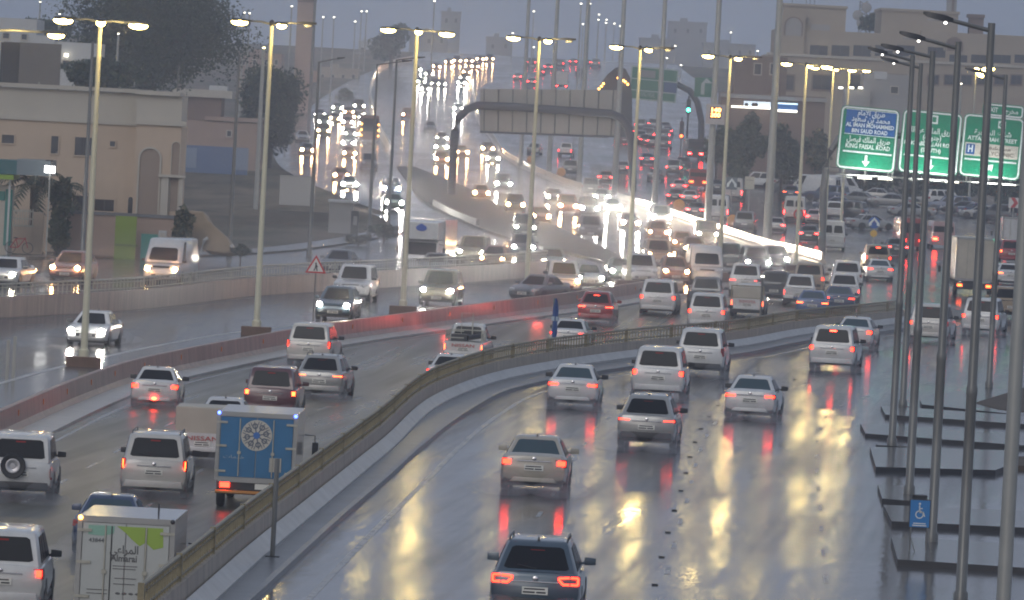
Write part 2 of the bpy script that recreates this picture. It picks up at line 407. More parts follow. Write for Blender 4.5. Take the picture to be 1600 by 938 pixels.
# far dividers
w4 = [(738,120),(740,140),(743,165),(749,190),(769,218),(800,253),(845,275),(890,293),(960,313),(1018,330),(1094,356),(1150,374),(1200,390),(1250,402),(1285,412)]
c4 = Curve(w4)
b4 = solid('concrete_barrier', [(.3,-.1),(.3,.12),(.12,.28),(.1,.84),(-.1,.84),(-.12,.28),(-.3,.12),(-.3,-.1)], c4, zs, c4.y0, c4.y1, M_BAR)
tag(b4,'pale concrete barrier curving up the hill, glaring in the headlights','barrier')
c5 = Curve([(612,245),(604,230),(590,205),(583,180),(578,158),(579,138),(585,122),(596,110),(615,102),(650,95)])
b5 = solid('concrete_barrier', [(.2,-.1),(.15,1.2),(-.15,1.2),(-.2,-.1)], c5, zs, c5.y0, c5.y1, M_BAR)
tag(b5,'pale barrier bowing out to the left of the far flyover lanes','barrier')
cwl = Curve([(620,262),(640,290),(656,312),(700,338),(758,362),(800,376),(860,392),(913,404),(979,426)])
cwu = Curve([(622,248),(646,262),(700,283),(733,297),(784,325),(859,352),(902,372),(964,402),(982,420)])
def island(name, fl, fr, y0, y1, h, mat, step=6):
    mb = MB(); n = int((y1-y0)/step); rings=[]
    for i in range(n+1):
        y = y0+(y1-y0)*i/n; a,b = fl(y), fr(y); a, b = min(a,b-.1), b; z = zs(y)
        rings.append([(a,y,z-.1),(a,y,z+h),(b,y,z+h),(b,y,z-.1)])
    return mb.loft(rings).build(name, mat)
isl = island('traffic_island', cwl, cwu, max(cwl.y0,cwu.y0), min(cwl.y1,cwu.y1), .18, pmat('island_asphalt',(.02,.02,.02),.85,noise=.4,nscale=1)); isl['kind']='structure'
cb = Curve([(655,314),(700,339),(758,363),(800,377)])
bb = solid('concrete_barrier', [(.2,-.1),(.12,.7),(-.12,.7),(-.2,-.1)], lambda y:cwl(y)+.3, zs, cb.y0+40, cb.y1-20, pmat('low_barrier',(.30,.28,.25),.5,noise=.4,nscale=.8))
tag(bb,'short low barrier along the near edge of the dark traffic island','barrier')
# parking strip kerb islands on the right, nearest to farthest
def slab(pts, h, name='kerb_island', mat=None, lay='s'):
    q = [P(a,b,lay) for a,b in pts]; c = sum(q,Vector())/len(q); mb = MB()
    mb.prism([(p.x-c.x,p.y-c.y) for p in q], h+.05, lambda u,v,w:(u,v,w-.05))
    mb.m[1]=1; o = mb.build(name, [mat or M_KERB, M_PAVE if mat is M_KDK else (mat or M_KERB)], loc=(c.x,c.y,terr(c.y))); return o
M_KDK = pmat('dark_wet_kerb', (.03,.03,.035), .5, noise=.3, nscale=2)
kpts = [([(1392,848),(1402,884),(1640,900),(1640,862)],.15),([(1380,797),(1393,823),(1640,835),(1640,808)],.14),([(1371,764),(1378,787),(1425,791),(1425,768)],.14),
        ([(1359,706),(1368,738),(1555,743),(1590,729),(1590,712)],.16),([(1344,668),(1352,684),(1640,706),(1640,690)],.14),([(1376,640),(1383,654),(1640,672),(1640,658)],.14),([(1437,630),(1440,638),(1600,655),(1600,618),(1530,608)],.14)]
for pts,h in kpts: tag(slab(pts,h,mat=M_KDK), kind='structure')
# dry soil bed on the last island
tag(slab([(1522,636),(1600,612),(1640,628),(1640,655),(1560,646)],.16,'planting_bed',pmat('soil',(.10,.07,.045),.8,noise=.4,nscale=3)), kind='structure')
tag(slab([(1425,715),(1640,722),(1640,738),(1425,727)],.15,'planting_bed',MATS['soil']), kind='structure')
# side pavement on the left
ribbon('pavement', lambda y:cL(y)-2.4, lambda y:cL(y)-.1, lambda y:zs(y)+.12, 290, 560, M_PAVE, nx=1)
# gutters and footings that give the near road edge its dark wet band
# ------------------------------------------------------------------ vehicles
KINDSPEC = {
 # L, W, H, clearance, belt z, hood z, deck z, rear glass base y, roof rear y, roof front y, windscreen base y (from the middle), roof width factor, wheel radius
 'sedan': dict(L=4.75,W=1.82,H=1.46,g=.20,belt=.93,hood=.86,deck=1.03,cab=(-1.62,-.98,.42,1.18),rw=.66,wr=.33),
 'suv':   dict(L=4.95,W=1.96,H=1.88,g=.28,belt=1.13,hood=1.10,deck=1.13,cab=(-2.40,-2.16,.50,1.12),rw=.78,wr=.39),
 'cross': dict(L=4.45,W=1.84,H=1.65,g=.24,belt=1.04,hood=.98,deck=1.04,cab=(-2.14,-1.60,.42,1.14),rw=.70,wr=.36),
 'jeep':  dict(L=4.7,W=1.90,H=1.86,g=.30,belt=1.12,hood=1.08,deck=1.12,cab=(-2.30,-2.20,.42,.92),rw=.84,wr=.39),
 'van':   dict(L=5.5,W=2.05,H=2.45,g=.26,belt=1.20,hood=1.20,deck=1.20,cab=(-2.72,-2.66,1.55,2.35),rw=.88,wr=.35),
 'pickup':dict(L=5.3,W=1.86,H=1.78,g=.30,belt=1.08,hood=1.06,deck=1.02,cab=(-.55,-.35,.85,1.45),rw=.74,wr=.38),
}
def hull(mb, sp, kind, mi=0):
    L,Wd,g,belt,hood,deck = sp['L'],sp['W'],sp['g'],sp['belt'],sp['hood'],sp['deck']; h=L/2; c1,c2,c3,c4=sp['cab']
    if kind == 'sedan':
        st = [(-h,.44,.70,.82,.80),(-h+.05,.34,.80,.96,.92),(-h+.22,.26,.88,deck+.01,.975),(-h+.7,g+.02,.90,deck+.0,1),(c1+.1,g,.92,belt+.03,1),(c4-.1,g,.90,belt,1),(c4+.35,g,.86,hood+.03,1),(h-.5,g+.02,.76,hood-.06,.985),(h-.14,.24,.66,hood-.16,.93),(h-.03,.30,.58,.64,.84),(h,.36,.52,.56,.78)]
    elif kind == 'van':
        st = [(-h,.50,1.15,1.2,.93),(-h+.06,.36,1.2,1.24,.98),(-h+.4,g,1.2,1.24,1),(c4-.2,g,1.1,1.18,1),(h-.25,g+.03,.95,1.02,.97),(h-.05,.32,.78,.84,.9),(h,.38,.66,.7,.84)]
    elif kind == 'pickup':
        st = [(-h,.52,.98,1.02,.95),(-h+.04,.46,1.0,1.02,.985),(c1,g+.1,1.0,1.04,1),(c1+.3,g,.98,belt,1),(c4,g,.96,belt-.01,1),(h-.6,g+.04,.90,hood-.05,.99),(h-.16,.34,.80,hood-.14,.95),(h-.03,.38,.7,.78,.88),(h,.42,.6,.64,.84)]
    else:
        st = [(-h,.50,belt-.22,belt-.12,.86),(-h+.05,.40,belt-.12,belt-.02,.95),(-h+.16,.34,belt-.07,belt+.01,.985),(-h+.55,g,belt-.06,belt+.02,1),(c4-.1,g,belt-.08,belt,1),(c4+.35,g,belt-.10,hood+.02,1),(h-.5,g+.04,hood-.18,hood-.05,.985),(h-.14,.34,hood-.26,hood-.13,.94),(h-.03,.38,hood-.36,hood-.26,.86),(h,.42,hood-.48,hood-.42,.8)]
    rings=[]
    for y,zb,zs_,zt,wf in st:
        w = wf*Wd/2; zm_ = zb+.45*(zs_-zb)
        half = [(.80*w,zb),(.955*w,zb+.10*(zs_-zb)),(w,zm_),(.985*w,zb+.8*(zs_-zb)),(.95*w,zs_+.3*(zt-zs_)),(.84*w,zt),(.4*w,zt+.018)]
        rings.append([(x,y,z) for x,z in half]+[(-x,y,z) for x,z in reversed(half)])
    mb.loft(rings, mi)
def cabin(mb, sp, kind, mi=0):
    c1,c2,c3,c4 = sp['cab']; b = sp['belt']-.03; H = sp['H']; wb = sp['W']/2*.915; wt = sp['W']/2*sp['rw']
    if kind == 'van': wb = sp['W']/2*.985
    def ring(t, z, wf=1, ins=0):
        y1 = c1+(c2-c1)*t+ins; y4 = c4+(c3-c4)*t-ins; w = (wb+(wt-wb)*t)*wf
        e = .10
        return [(-w*.93,y1,z),(-w,y1+e,z),(-w,(y1+y4)/2,z),(-w,y4-e*1.5,z),(-w*.86,y4,z),(w*.86,y4,z),(w,y4-e*1.5,z),(w,(y1+y4)/2,z),(w,y1+e,z),(w*.93,y1,z)]
    mb.loft([ring(0,b),ring(.5,b+(H-.09-b)*.5,1.006),ring(1,H-.09),ring(1,H-.03,.95,.06),ring(1,H,.8,.22)], mi)
    return ring
def glass(sp, kind):
    """thin panes standing 8 mm proud of the cabin: dict of name -> MB"""
    c1,c2,c3,c4 = sp['cab']; b = sp['belt']-.03; H = sp['H']; wb = sp['W']/2*(.985 if kind=='van' else .915); wt = sp['W']/2*sp['rw']; top=H-.09
    def face(s):
        if s=='r': return [(-wb*.93,c1,b),(wb*.93,c1,b),(wt*.93,c2,top),(-wt*.93,c2,top)]
        if s=='f': return [(wb*.86,c4,b),(-wb*.86,c4,b),(-wt*.86,c3,top),(wt*.86,c3,top)]
        k = 1 if s=='R' else -1
        q = [(k*wb,c1+.10,b),(k*wb,c4-.15,b),(k*wt,c3-.15,top),(k*wt,c2+.10,top)]
        return q if k==1 else [q[1],q[0],q[3],q[2]]
    def pane(s,u0,u1,v0,v1):
        q=[Vector(p) for p in face(s)]; nrm=(q[1]-q[0]).cross(q[3]-q[0]).normalized()
        def at(u,v): return (q[0]*(1-u)+q[1]*u)*(1-v)+(q[3]*(1-u)+q[2]*u)*v + Vector((0,0,0))
        o = .02 if s in 'RL' else .012
        cor=[(u0,v0),(u1,v0),(u1-.015,v1),(u0+.015,v1)]
        e = .06*(u1-u0)
        cor=[(u0,v0+.05),(u0+e,v0),(u1-e,v0),(u1,v0+.05),(u1-.02,v1-.06),(u1-.02-e,v1),(u0+.02+e,v1),(u0+.02,v1-.06)]
        mb=MB(); a=[at(u,v)+nrm*o for u,v in cor]; c=[at(u,v)-nrm*.03 for u,v in cor]
        mb.loft([c,a]); return mb
    out={}
    v0 = .10
    out['windscreen']=[pane('f',.05,.95,v0,.97 if kind!='van' else .66)]
    if kind=='van': out['rear_window']=[pane('r',.06,.46,.25,.75),pane('r',.54,.94,.25,.75)]
    elif kind=='sedan': out['rear_window']=[pane('r',.05,.95,.14,.97)]
    else: out['rear_window']=[pane('r',.06,.94,.16,.93)]
    cut={'sedan':((.03,.17),(.19,.50),(.53,.96)),'suv':((.04,.26),(.29,.56),(.59,.95)),'cross':((.05,.22),(.25,.55),(.58,.95)),'jeep':((.04,.28),(.31,.58),(.61,.95)),'van':((.80,.96),),'pickup':((.06,.44),(.48,.93))}[kind]
    out['side_window']=[]
    for s in 'RL':
        for a,c in cut:
            if s=='L': a,c = 1-c,1-a
            out['side_window'].append(pane(s,a,c,.12,.93))
    return out
def wheel_mb(r, x, y, k):
    mb=MB(); n=18; w=.22
    prof=[(0,r*.62),(0,r*.93),(.03,r),(w-.03,r),(w,r*.93),(w,r*.62)]
    rings=[]
    for dx,rr in prof: rings.append([(x-k*dx, y+rr*math.cos(2*math.pi*i/n), r+rr*math.sin(2*math.pi*i/n)) for i in range(n)])
    mb.loft(rings); return mb
def rim_mb(r, x, y, k):
    mb=MB(); n=10
    for i in range(n):
        a=2*math.pi*i/n; mb.prism([(.08,-.022),(r*.60,-.03),(r*.60,.03),(.08,.022)],.025,lambda u,v,w,a=a:(x-k*(.012+w), y+u*math.cos(a)-v*math.sin(a), r+u*math.sin(a)+v*math.cos(a)))
    ring=lambda rr,dx:[(x-k*dx,y+rr*math.cos(2*math.pi*i/16),r+rr*math.sin(2*math.pi*i/16)) for i in range(16)]
    mb.loft([ring(.09,.05),ring(.09,.005)]); mb.loft([ring(r*.64,.10),ring(r*.64,.012),ring(r*.57,.012),ring(r*.57,.10)],caps=False)
    mb.loft([ring(r*.6,.1),ring(r*.6,.085)],1)
    return mb
def hl_mb(kind, sp, k, lod=0):
    h=sp['L']/2; w=sp['W']/2; z={'sedan':.66,'suv':.86,'cross':.80,'jeep':.84,'van':.84,'pickup':.84}[kind]; mb=MB()
    mb.loft([[(k*w*a,y,z+d) for a,y,d in ((.50,h-.16,-.07),(.93,h-.32,-.05),(.95,h-.34,.07),(.56,h-.16,.07))],[(k*w*a,y,z+d) for a,y,d in ((.52,h+.01,-.06),(.88,h-.10,-.05),(.90,h-.12,.06),(.60,h-.01,.06))]],0)
    q=1.75 if lod else 1.2; mb.ell((k*w*.72,h-.035,z),.10*q,.075*q,.088*q,12,8,1)
    return mb
TAILS = {
 'sedan':[(.50,.98,.74,.90,0)], 'sedan2':[(.62,.985,.70,.92,0)], 'suv':[(.74,.99,.84,1.08,0)], 'cross':[(.50,.99,.83,.96,0)],
 'tall':[(.84,.985,.82,1.16,0)], 'jeep':[(.84,.98,.62,.98,0)], 'van':[(.90,.985,.70,1.15,0)], 'pickup':[(.80,.99,.62,.96,0)], 'led':[(.46,.99,.80,1.0,1)],
}
def tl_mb(kind, sp, k, style):
    h=sp['L']/2; w=sp['W']/2; mb=MB()
    for a,c,z0,z1,led in TAILS[style]:
        if kind in('suv','cross','jeep') and False: pass
        y0=-h-.012
        ya=y0+.03
        pts0=[(k*w*a,ya,z0+.02),(k*w*c*.985,y0+.06,z0),(k*w*c,y0+.28,z0+.03),(k*w*c*.985,y0+.28,z1),(k*w*c*.97,y0+.08,z1),(k*w*a,ya,z1-.02)]
        mb.loft([[(k*w*a,y0+.2,z0+.02),(k*w*c*.9,y0+.25,z0),(k*w*c*.9,y0+.3,z0+.03),(k*w*c*.9,y0+.3,z1),(k*w*c*.88,y0+.25,z1),(k*w*a,y0+.2,z1-.02)],pts0],0)
        d=y0-.012
        if led:   # outlined lamp
            def bar(p,q,t=.022):
                p=Vector(p);q=Vector(q); mb.tube([p,q],t,6,1)
            x1,x2,x3=k*w*(a+.04),k*w*.74,k*w*.93
            zt,zb=z1-.03,z0+.03
            bar((x1,d,zt-.02),(x2,d,zt)); bar((x1,d,zt-.03),(k*w*(a+.14),d+.0,zb)); bar((k*w*(a+.14),d,zb),(x2,d,zb))
            bar((x2+k*.03,d,zt),(x3,d+.03,zt)); bar((x3,d+.03,zt),(x3,d+.03,zb)); bar((x2+k*.03,d,zb),(x3,d+.03,zb))
        else:
            m=(a+c)/2; mb.loft([[(k*w*(a+.06),y0+.05,z0+.04),(k*w*(c-.05),y0+.07,z0+.04),(k*w*(c-.05),y0+.07,z1-.04),(k*w*(a+.06),y0+.05,z1-.04)],
                                [(k*w*(a+.08),d,z0+.055),(k*w*(c-.07),d+.03,z0+.055),(k*w*(c-.07),d+.03,z1-.055),(k*w*(a+.08),d,z1-.055)]],1)
    return mb
CACHE={}
def car_meshes(kind, style, lod):
    key=(kind,style,lod)
    if key in CACHE: return CACHE[key]
    sp=KINDSPEC[kind]; h=sp['L']/2; w=sp['W']/2; out=[]
    body=MB(); hull(body,sp,kind,0); cabin(body,sp,kind,0)
    wy=(h-.92, -h+ (1.0 if kind!='van' else 1.25)); r=sp['wr']
    for y in wy:
        for k in (1,-1):   # dark wheel-arch lining standing just proud of the flank
            n=14; ring=lambda rr,x:[(k*x,y+rr*math.cos(math.pi*i/n),r*.9+rr*math.sin(math.pi*i/n)) for i in range(n+1)]
            body.loft([ring(r+.075,w-.3),ring(r+.075,w*1.003)],1)
    body.box(-w*.86,w*.86,-h+.25,h-.25,sp['g']-.04,sp['g']+.12,1)
    if kind in('suv','cross','jeep'): # dark sill and rear valance
        body.box(-w*.995,-w*.9,-h+1.5,h-1.45,sp['g']-.02,sp['g']+.12,1); body.box(w*.9,w*.995,-h+1.5,h-1.45,sp['g']-.02,sp['g']+.12,1)
    gl=glass(sp,kind)
    tail=tl_mb; tls=[tl_mb(kind,sp,k,style) for k in(-1,1)]; hls=[hl_mb(kind,sp,k,lod) for k in(-1,1)]
    if lod:
        for nm,l in gl.items():
            for q in l: body.add(q.v,q.f,2)
        for y in wy:
            for k in(1,-1):
                q=wheel_mb(r,k*(w-.005),y,k); body.add(q.v,q.f,1)
        body.box(-w*.8,w*.8,-h-.02,-h+.2,.34,.50,1)
        body.box(-w*.5,w*.5,h-.12,h+.02,.48,.62,1)
        body.box(-.26,.26,-h-.035,-h+.03,sp['deck']-.42,sp['deck']-.30,3)
        out.append(('body',body.mesh('car_body',[paint('white'),M_DARK,M_GLASS,M_PLATE],35),None,'paint'))
    else:
        out.append(('body',body.mesh('car_body',[paint('white'),M_DARK],35),None,'paint'))
        for nm,l in gl.items():
            for q in l: out.append((nm,q.mesh(nm,[M_GLASS],30),None,'glass_'+nm))
        for y in wy:
            for k in(1,-1):
                out.append(('wheel',wheel_mb(r,k*(w-.005),y,k).mesh('tyre',[M_BLACK],40),None,None))
                out.append(('rim',rim_mb(r,k*(w-.005),y,k).mesh('rim',[M_RIM,M_DARK]),'wheel',None))
        for k in(-1,1):
            y=sp['cab'][3]-.38; mm=MB(); z=sp['belt']+.06; x0=k*(w*.90); x1=k*(w+.20)
            mm.tube([(x0,y,z-.03),(k*(w+.02),y,z)],.03,6); mm.loft([[(x0*1.06,y-.05,z-.07),(x1,y-.02,z-.06),(x1*1.0,y-.02,z+.09),(x0*1.06,y-.05,z+.11)],[(x0*1.06,y+.10,z-.05),(x1*.985,y+.10,z-.04),(x1*.985,y+.1,z+.07),(x0*1.06,y+.1,z+.09)]])
            out.append(('mirror',mm.mesh('mirror',[M_DARK],40,.015),None,'mirror'))
        bp=MB()
        if kind in('sedan',): bp.loft([[(x,-h+.15,z) for x,z in((-w*.72,.26),(w*.72,.26),(w*.64,.42),(-w*.64,.42))],[(x,-h-.005,z) for x,z in((-w*.66,.29),(w*.66,.29),(w*.58,.40),(-w*.58,.40))]])
        elif kind=='pickup': bp.box(-w*.86,w*.86,-h-.14,-h+.04,.46,.60)
        else: bp.loft([[(x,-h+.12,z) for x,z in((-w*.93,.30),(w*.93,.30),(w*.9,.56),(-w*.9,.56))],[(x,-h-.03,z) for x,z in((-w*.86,.34),(w*.86,.34),(w*.82,.52),(-w*.82,.52))]])
        out.append(('rear_bumper',bp.mesh('bumper',[M_DARK],40,.01),None,'bumper'))
        fb=MB(); fb.loft([[(x,h-.2,z) for x,z in((-w*.5,.40),(w*.5,.40),(w*.55,.62),(-w*.55,.62))],[(x,h+.012,z) for x,z in((-w*.48,.42),(w*.48,.42),(w*.52,.56),(-w*.52,.56))]])
        fb.box(-w*.44,w*.44,h-.3,h-.03,sp['hood']-.30,sp['hood']-.20)
        out.append(('grille',fb.mesh('grille',[M_DARK]),None,None))
        for fy,zz in((-h-.035,sp['deck']-.36 if kind!='pickup' else .70),(h+.02,.46)):
            pl=MB(); pl.box(-.26,.26,min(fy,fy+.02),max(fy,fy+.02),zz-.075,zz+.075); pl.box(-.24,.0,fy-.004 if fy<0 else fy+.02,fy if fy<0 else fy+.024,zz-.05,zz-.015,1); pl.box(.03,.22,fy-.004 if fy<0 else fy+.02,fy if fy<0 else fy+.024,zz-.05,zz-.015,1); pl.box(-.22,.2,fy-.004 if fy<0 else fy+.02,fy if fy<0 else fy+.024,zz+.02,zz+.05,1)
            out.append(('licence_plate',pl.mesh('plate',[M_PLATE,M_DARK]),None,None))
        if kind!='pickup' and kind!='van':
            dd=MB(); dd.tube([(-w*.5,-h-.03,sp['deck']-.18),(w*.5,-h-.03,sp['deck']-.18)],.014,6); dd.ell((0,-h-.03,sp['deck']-.11),.06,.015,.045)
            out.append(('trim_strip',dd.mesh('trim_strip',[M_CHROME]),None,None))
            hm=MB(); z=sp['H']-.20; yb=sp['cab'][0]+(sp['cab'][1]-sp['cab'][0])*.85
            hm.box(-.14,.14,yb-.035,yb,z-.02,z+.02)
            out.append(('brake_light',hm.mesh('brake_light',[M_TAILOFF]),None,'chmsl'))
        if kind in('suv','cross','jeep','van'):
            wp=MB(); yb=sp['cab'][0]; ty=(sp['cab'][1]-sp['cab'][0]); zb0=sp['belt']-.03; zz=sp['H']-.09-zb0
            wp.tube([(.0,yb+ty*.18-.03,zb0+zz*.18),(-w*.42,yb+ty*.30-.03,zb0+zz*.30)],.011,5); out.append(('wiper',wp.mesh('wiper',[M_BLACK]),None,None))
        if kind in('suv','cross'):
            for k in(-1,1):
                rr=MB(); x=k*w*sp['rw']*.9; H=sp['H']; y0,y1=sp['cab'][1]+.1,sp['cab'][2]-.1
                rr.tube([(x,y0,H-.04),(x,y0+.12,H+.045),(x,y1-.15,H+.045),(x,y1,H-.03)],.02,6)
                out.append(('roof_rail',rr.mesh('roof_rail',[M_DARK],40),None,None))
        if kind in('sedan','cross'):
            an=MB(); ya=sp['cab'][1]+.15; H=sp['H']; an.loft([[(-.03,ya-.06,H-.01),(.03,ya-.06,H-.01),(.03,ya+.12,H-.01),(-.03,ya+.12,H-.01)],[(-.008,ya-.05,H+.07),(.008,ya-.05,H+.07),(.008,ya-.01,H+.06),(-.008,ya-.01,H+.06)]])
            out.append(('antenna',an.mesh('antenna',[M_DARK]),None,None))
        if kind=='jeep':
            sw=MB(); n=18; rr=.36
            ring=lambda q,y:[(-.18+q*math.cos(2*math.pi*i/n),y,.98+q*math.sin(2*math.pi*i/n)) for i in range(n)]
            sw.loft([ring(.2,-h-.02),ring(rr*.95,-h-.02),ring(rr,-h-.08),ring(rr,-h-.18),ring(rr*.93,-h-.22),ring(rr*.6,-h-.20)])
            out.append(('spare_wheel',sw.mesh('spare_wheel',[M_BLACK],40),None,None))
            sr=MB(); sr.loft([ring(rr*.58,-h-.195),ring(rr*.58,-h-.225),ring(rr*.5,-h-.23),ring(.09,-h-.20),ring(.08,-h-.23)])
            out.append(('rim',sr.mesh('spare_rim',[M_RIM],40),'spare_wheel',None))
        # seat backs seen through/behind glass as real shapes just inside
    for q in tls: out.append(('taillight',q.mesh('taillight',[M_TAILOFF,M_TAIL]),None,'tail'))
    for q in hls: out.append(('headlight',q.mesh('headlight',[M_HEADOFF,M_HEAD]),None,'head'))
    CACHE[key]=out; return out
def setmat(o, i, m):
    o.material_slots[i].link='OBJECT'; o.material_slots[i].material=m
HEADM={'h':M_HEAD,'w':M_HEADW,'z':M_HEADB}
TAILM={'t':M_TAIL,'b':M_BRAKE,'g':M_TAILO,'f':M_TAILF}
def heading(px):
    t=[(-100,-1.5),(0,-1),(240,0),(400,1.5),(480,5),(900,5),(1100,5),(1250,4),(1330,2),(1400,-2),(1600,-2)]
    for (a,b),(c,d) in zip(t,t[1:]):
        if a<=px<=c: return b+(d-b)*(px-a)/(c-a)
    return 0
SPOTS=[]
def car(px,py,kind,colour,flags,label,lay='s',yaw=None,style=None,group=None,name=None,scale=1,cat=None,lod=None):
    """px,py: photo pixel of the middle of the near bumper's foot. flags: a=away/o=oncoming, lamp letters"""
    p=P(px,py,lay); s=scl(p.y); sp=KINDSPEC[kind]; onc='o' in flags
    if yaw is None:
        yaw = (2+(px-800)*.011) if (lay=='s' and not onc and px>820 and py>500) else heading(px) if not onc else (5.5 if py>395 and px<800 else -3)
    dirv=Vector((math.sin(R(yaw)),math.cos(R(yaw)),0)); c=p+dirv*sp['L']/2*scale
    c.z=terr(c.y)+LAY[lay](c.y)
    nm=name or {'sedan':'sedan_car','suv':'suv_car','cross':'crossover_car','jeep':'offroad_car','van':'panel_van','pickup':'pickup_truck'}[kind]
    root=empty(nm,c,R(-yaw)+(math.pi if onc else 0),label,cat or {'van':'van','pickup':'pickup truck'}.get(kind,'car'),group or ('vehicles coming towards the camera' if onc else 'vehicles driving away'))
    slope=(terr(c.y+2)-terr(c.y-2))/4; root.rotation_euler.x = math.atan(slope)*(-1 if onc else 1)
    if scale!=1: root.scale=(scale,)*3
    far = (s<19) if lod is None else lod
    parts={}
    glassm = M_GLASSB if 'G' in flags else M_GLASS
    for nm2,me,par,role in car_meshes(kind, style or kind, far):
        isfront = nm2=='headlight'
        if nm2 in('brake_light',) and onc: continue
        if nm2=='licence_plate' and far: continue
        if (nm2=='roof_rail' and 'r' not in flags): continue
        o=link(nm2,me,parts.get(par) if par else root); parts[nm2]=o
        if role=='paint':
            setmat(o,0,paint(colour))
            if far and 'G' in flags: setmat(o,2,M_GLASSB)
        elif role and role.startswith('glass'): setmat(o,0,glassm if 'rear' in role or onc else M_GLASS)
        elif role=='mirror': setmat(o,0,paint(colour) if colour not in('white','silver','pearl') or 'm' in flags else M_DARK)
        elif role=='bumper': setmat(o,0,M_DARK if 'd' in flags else paint(colour))
        elif role=='tail':
            k=next((c_ for c_ in flags if c_ in TAILM),None)
            setmat(o,1,M_TAILOFF if (onc or not k) else (M_TAILF if far and k=='t' else TAILM[k]))
        elif role=='head':
            k=next((c_ for c_ in flags if c_ in HEADM),None)
            setmat(o,1,HEADM[k] if onc and k else M_HEADOFF)
        elif role=='chmsl':
            if 'B' in flags: setmat(o,0,M_BRAKE)
    return root
# ---- right-hand service road
car(833,976,'cross','steelblue','atrmd','dark blue-grey crossover with outlined red lamps, lowest vehicle on the wet right-hand road',style='led')
car(832,770,'sedan','beige','atG','silver-beige saloon on the right-hand road, just ahead of the dark blue-grey crossover',style='sedan2')
car(1008,702,'cross','silver','atrd','light crossover with black lower bumper and slim red lamps on the right-hand road')
car(893,638,'sedan','white','atG','white saloon hugging the kerb beside the railing wall, tail lamps lit')
car(1026,624,'suv','white','at','large white four-wheel-drive directly ahead of the light crossover',style='suv')
car(1092,588,'suv','white','ad','boxy white estate with high narrow tail lamps and roof rack, next to the railing wall',style='tall')
car(1170,656,'sedan','white','atG','white saloon alone in the middle lane of the right-hand road',style='sedan')
car(1298,580,'suv','white','atB','large white four-wheel-drive with its high brake lamp lit, above the yellow reflections')
car(1332,546,'sedan','white','atG','white saloon close beside the large white four-wheel-drive, near the wall',style='sedan2')
car(1449,536,'suv','pearl','at','white four-wheel-drive glimpsed between the dark lamp posts on the right')
car(1530,524,'suv','white','at','white people carrier right of the four-wheel-drive behind the dark lamp posts')
car(1580,500,'pickup','tan','at','pickup with a tan loaded bed partly hidden at the right edge of the wall end')
# ---- main lanes, driving away
mcar=lambda *a,**k:car(*a,lay='m',**k)
WS=mcar(240,638,'sedan','white','atf','white saloon with a bright red lamp low in its bumper, left lane by the median',style='sedan2')
mcar(480,575,'suv','pearl','at','tall white people carrier behind the silver four-wheel-drive by the median',style='tall')
mcar(497,624,'cross','silver','agr','silver seven-seat four-wheel-drive with orange glowing lamps, left carriageway',scale=1.04)
mcar(420,655,'suv','maroon','ag','near-black maroon four-wheel-drive just above the blue box truck')
MB().ell((0,-2.42,.36),.11,.05,.07).build('fog_lamp',M_BRAKE,WS)
PU1=mcar(722,572,'pickup','white','ag','white pickup with a steel cage and lettered tailgate, beyond the railing')
mcar(697,612,'sedan','white','at','white saloon half hidden by the railing in front of the caged pickup')
mcar(238,780,'suv','pearl','agr','large white sport utility in the centre of the left lanes, with tall orange-red lamps',style='tall')
PU2=mcar(314,728,'pickup','white','a','white pickup with boxed load cover squeezed left of the blue box truck')
mcar(345,692,'sedan','white','a','white saloon of which only the roof shows above the boxed pickup')
mcar(28,782,'jeep','white','ad','white off-roader with a spare wheel on its back at the left edge')
mcar(-3,962,'suv','white','at','white four-wheel-drive cut by the lower left corner of the picture')
mcar(165,870,'sedan','darkblue','aG','dark saloon hidden behind the white milk truck, only its roof showing')
mcar(886,550,'sedan','white','at','white saloon behind the railing next to the blue banner')
mcar(929,508,'cross','red','abB','red crossover braking hard with blazing lamps')
mcar(1026,494,'suv','white','at','white four-wheel-drive to the right of the red crossover')
mcar(1102,518,'suv','white','at','white off-roader straight above the railing, behind the boxy estate',style='suv')
PU3=mcar(1166,498,'pickup','white','ag','white framed pickup with red writing on its tailgate, left of the blue lamp post')
mcar(1098,486,'pickup','grey','a','pickup with a dark rear frame ahead of the white off-roader above the railing')
mcar(1163,462,'suv','white','at','white estate whose red lamps show above the framed pickup',style='cross')
mcar(1208,474,'pickup','dark','at','dark pickup with red corner lamps right of the blue lamp post')
mcar(1247,480,'pickup','white','at','white pickup with a black tailgate handle behind the blue saloon')
mcar(1262,460,'suv','tan','at','beige four-wheel-drive with a bright right lamp near the barrier nose')
mcar(1268,498,'sedan','blue','agG','blue saloon behind the railing with bright orange-red lamps')
mcar(1310,490,'sedan','darkblue','atG','dark blue saloon tucked right of the brighter blue saloon')
mcar(1318,477,'pickup','white','at','white pickup just above the dark blue saloon')
mcar(1322,455,'suv','white','a','white four-wheel-drive with roof lamps, ahead of the white pickup near the barrier end')
mcar(1375,440,'sedan','white','atG','white saloon reflected in the wet road left of the dark lamp posts')
mcar(1371,424,'suv','tan','atB','beige four-wheel-drive with a bright high brake lamp, behind the white saloon')
fcar=lambda *a,**k:car(*a,**k)
A='vehicles driving away'
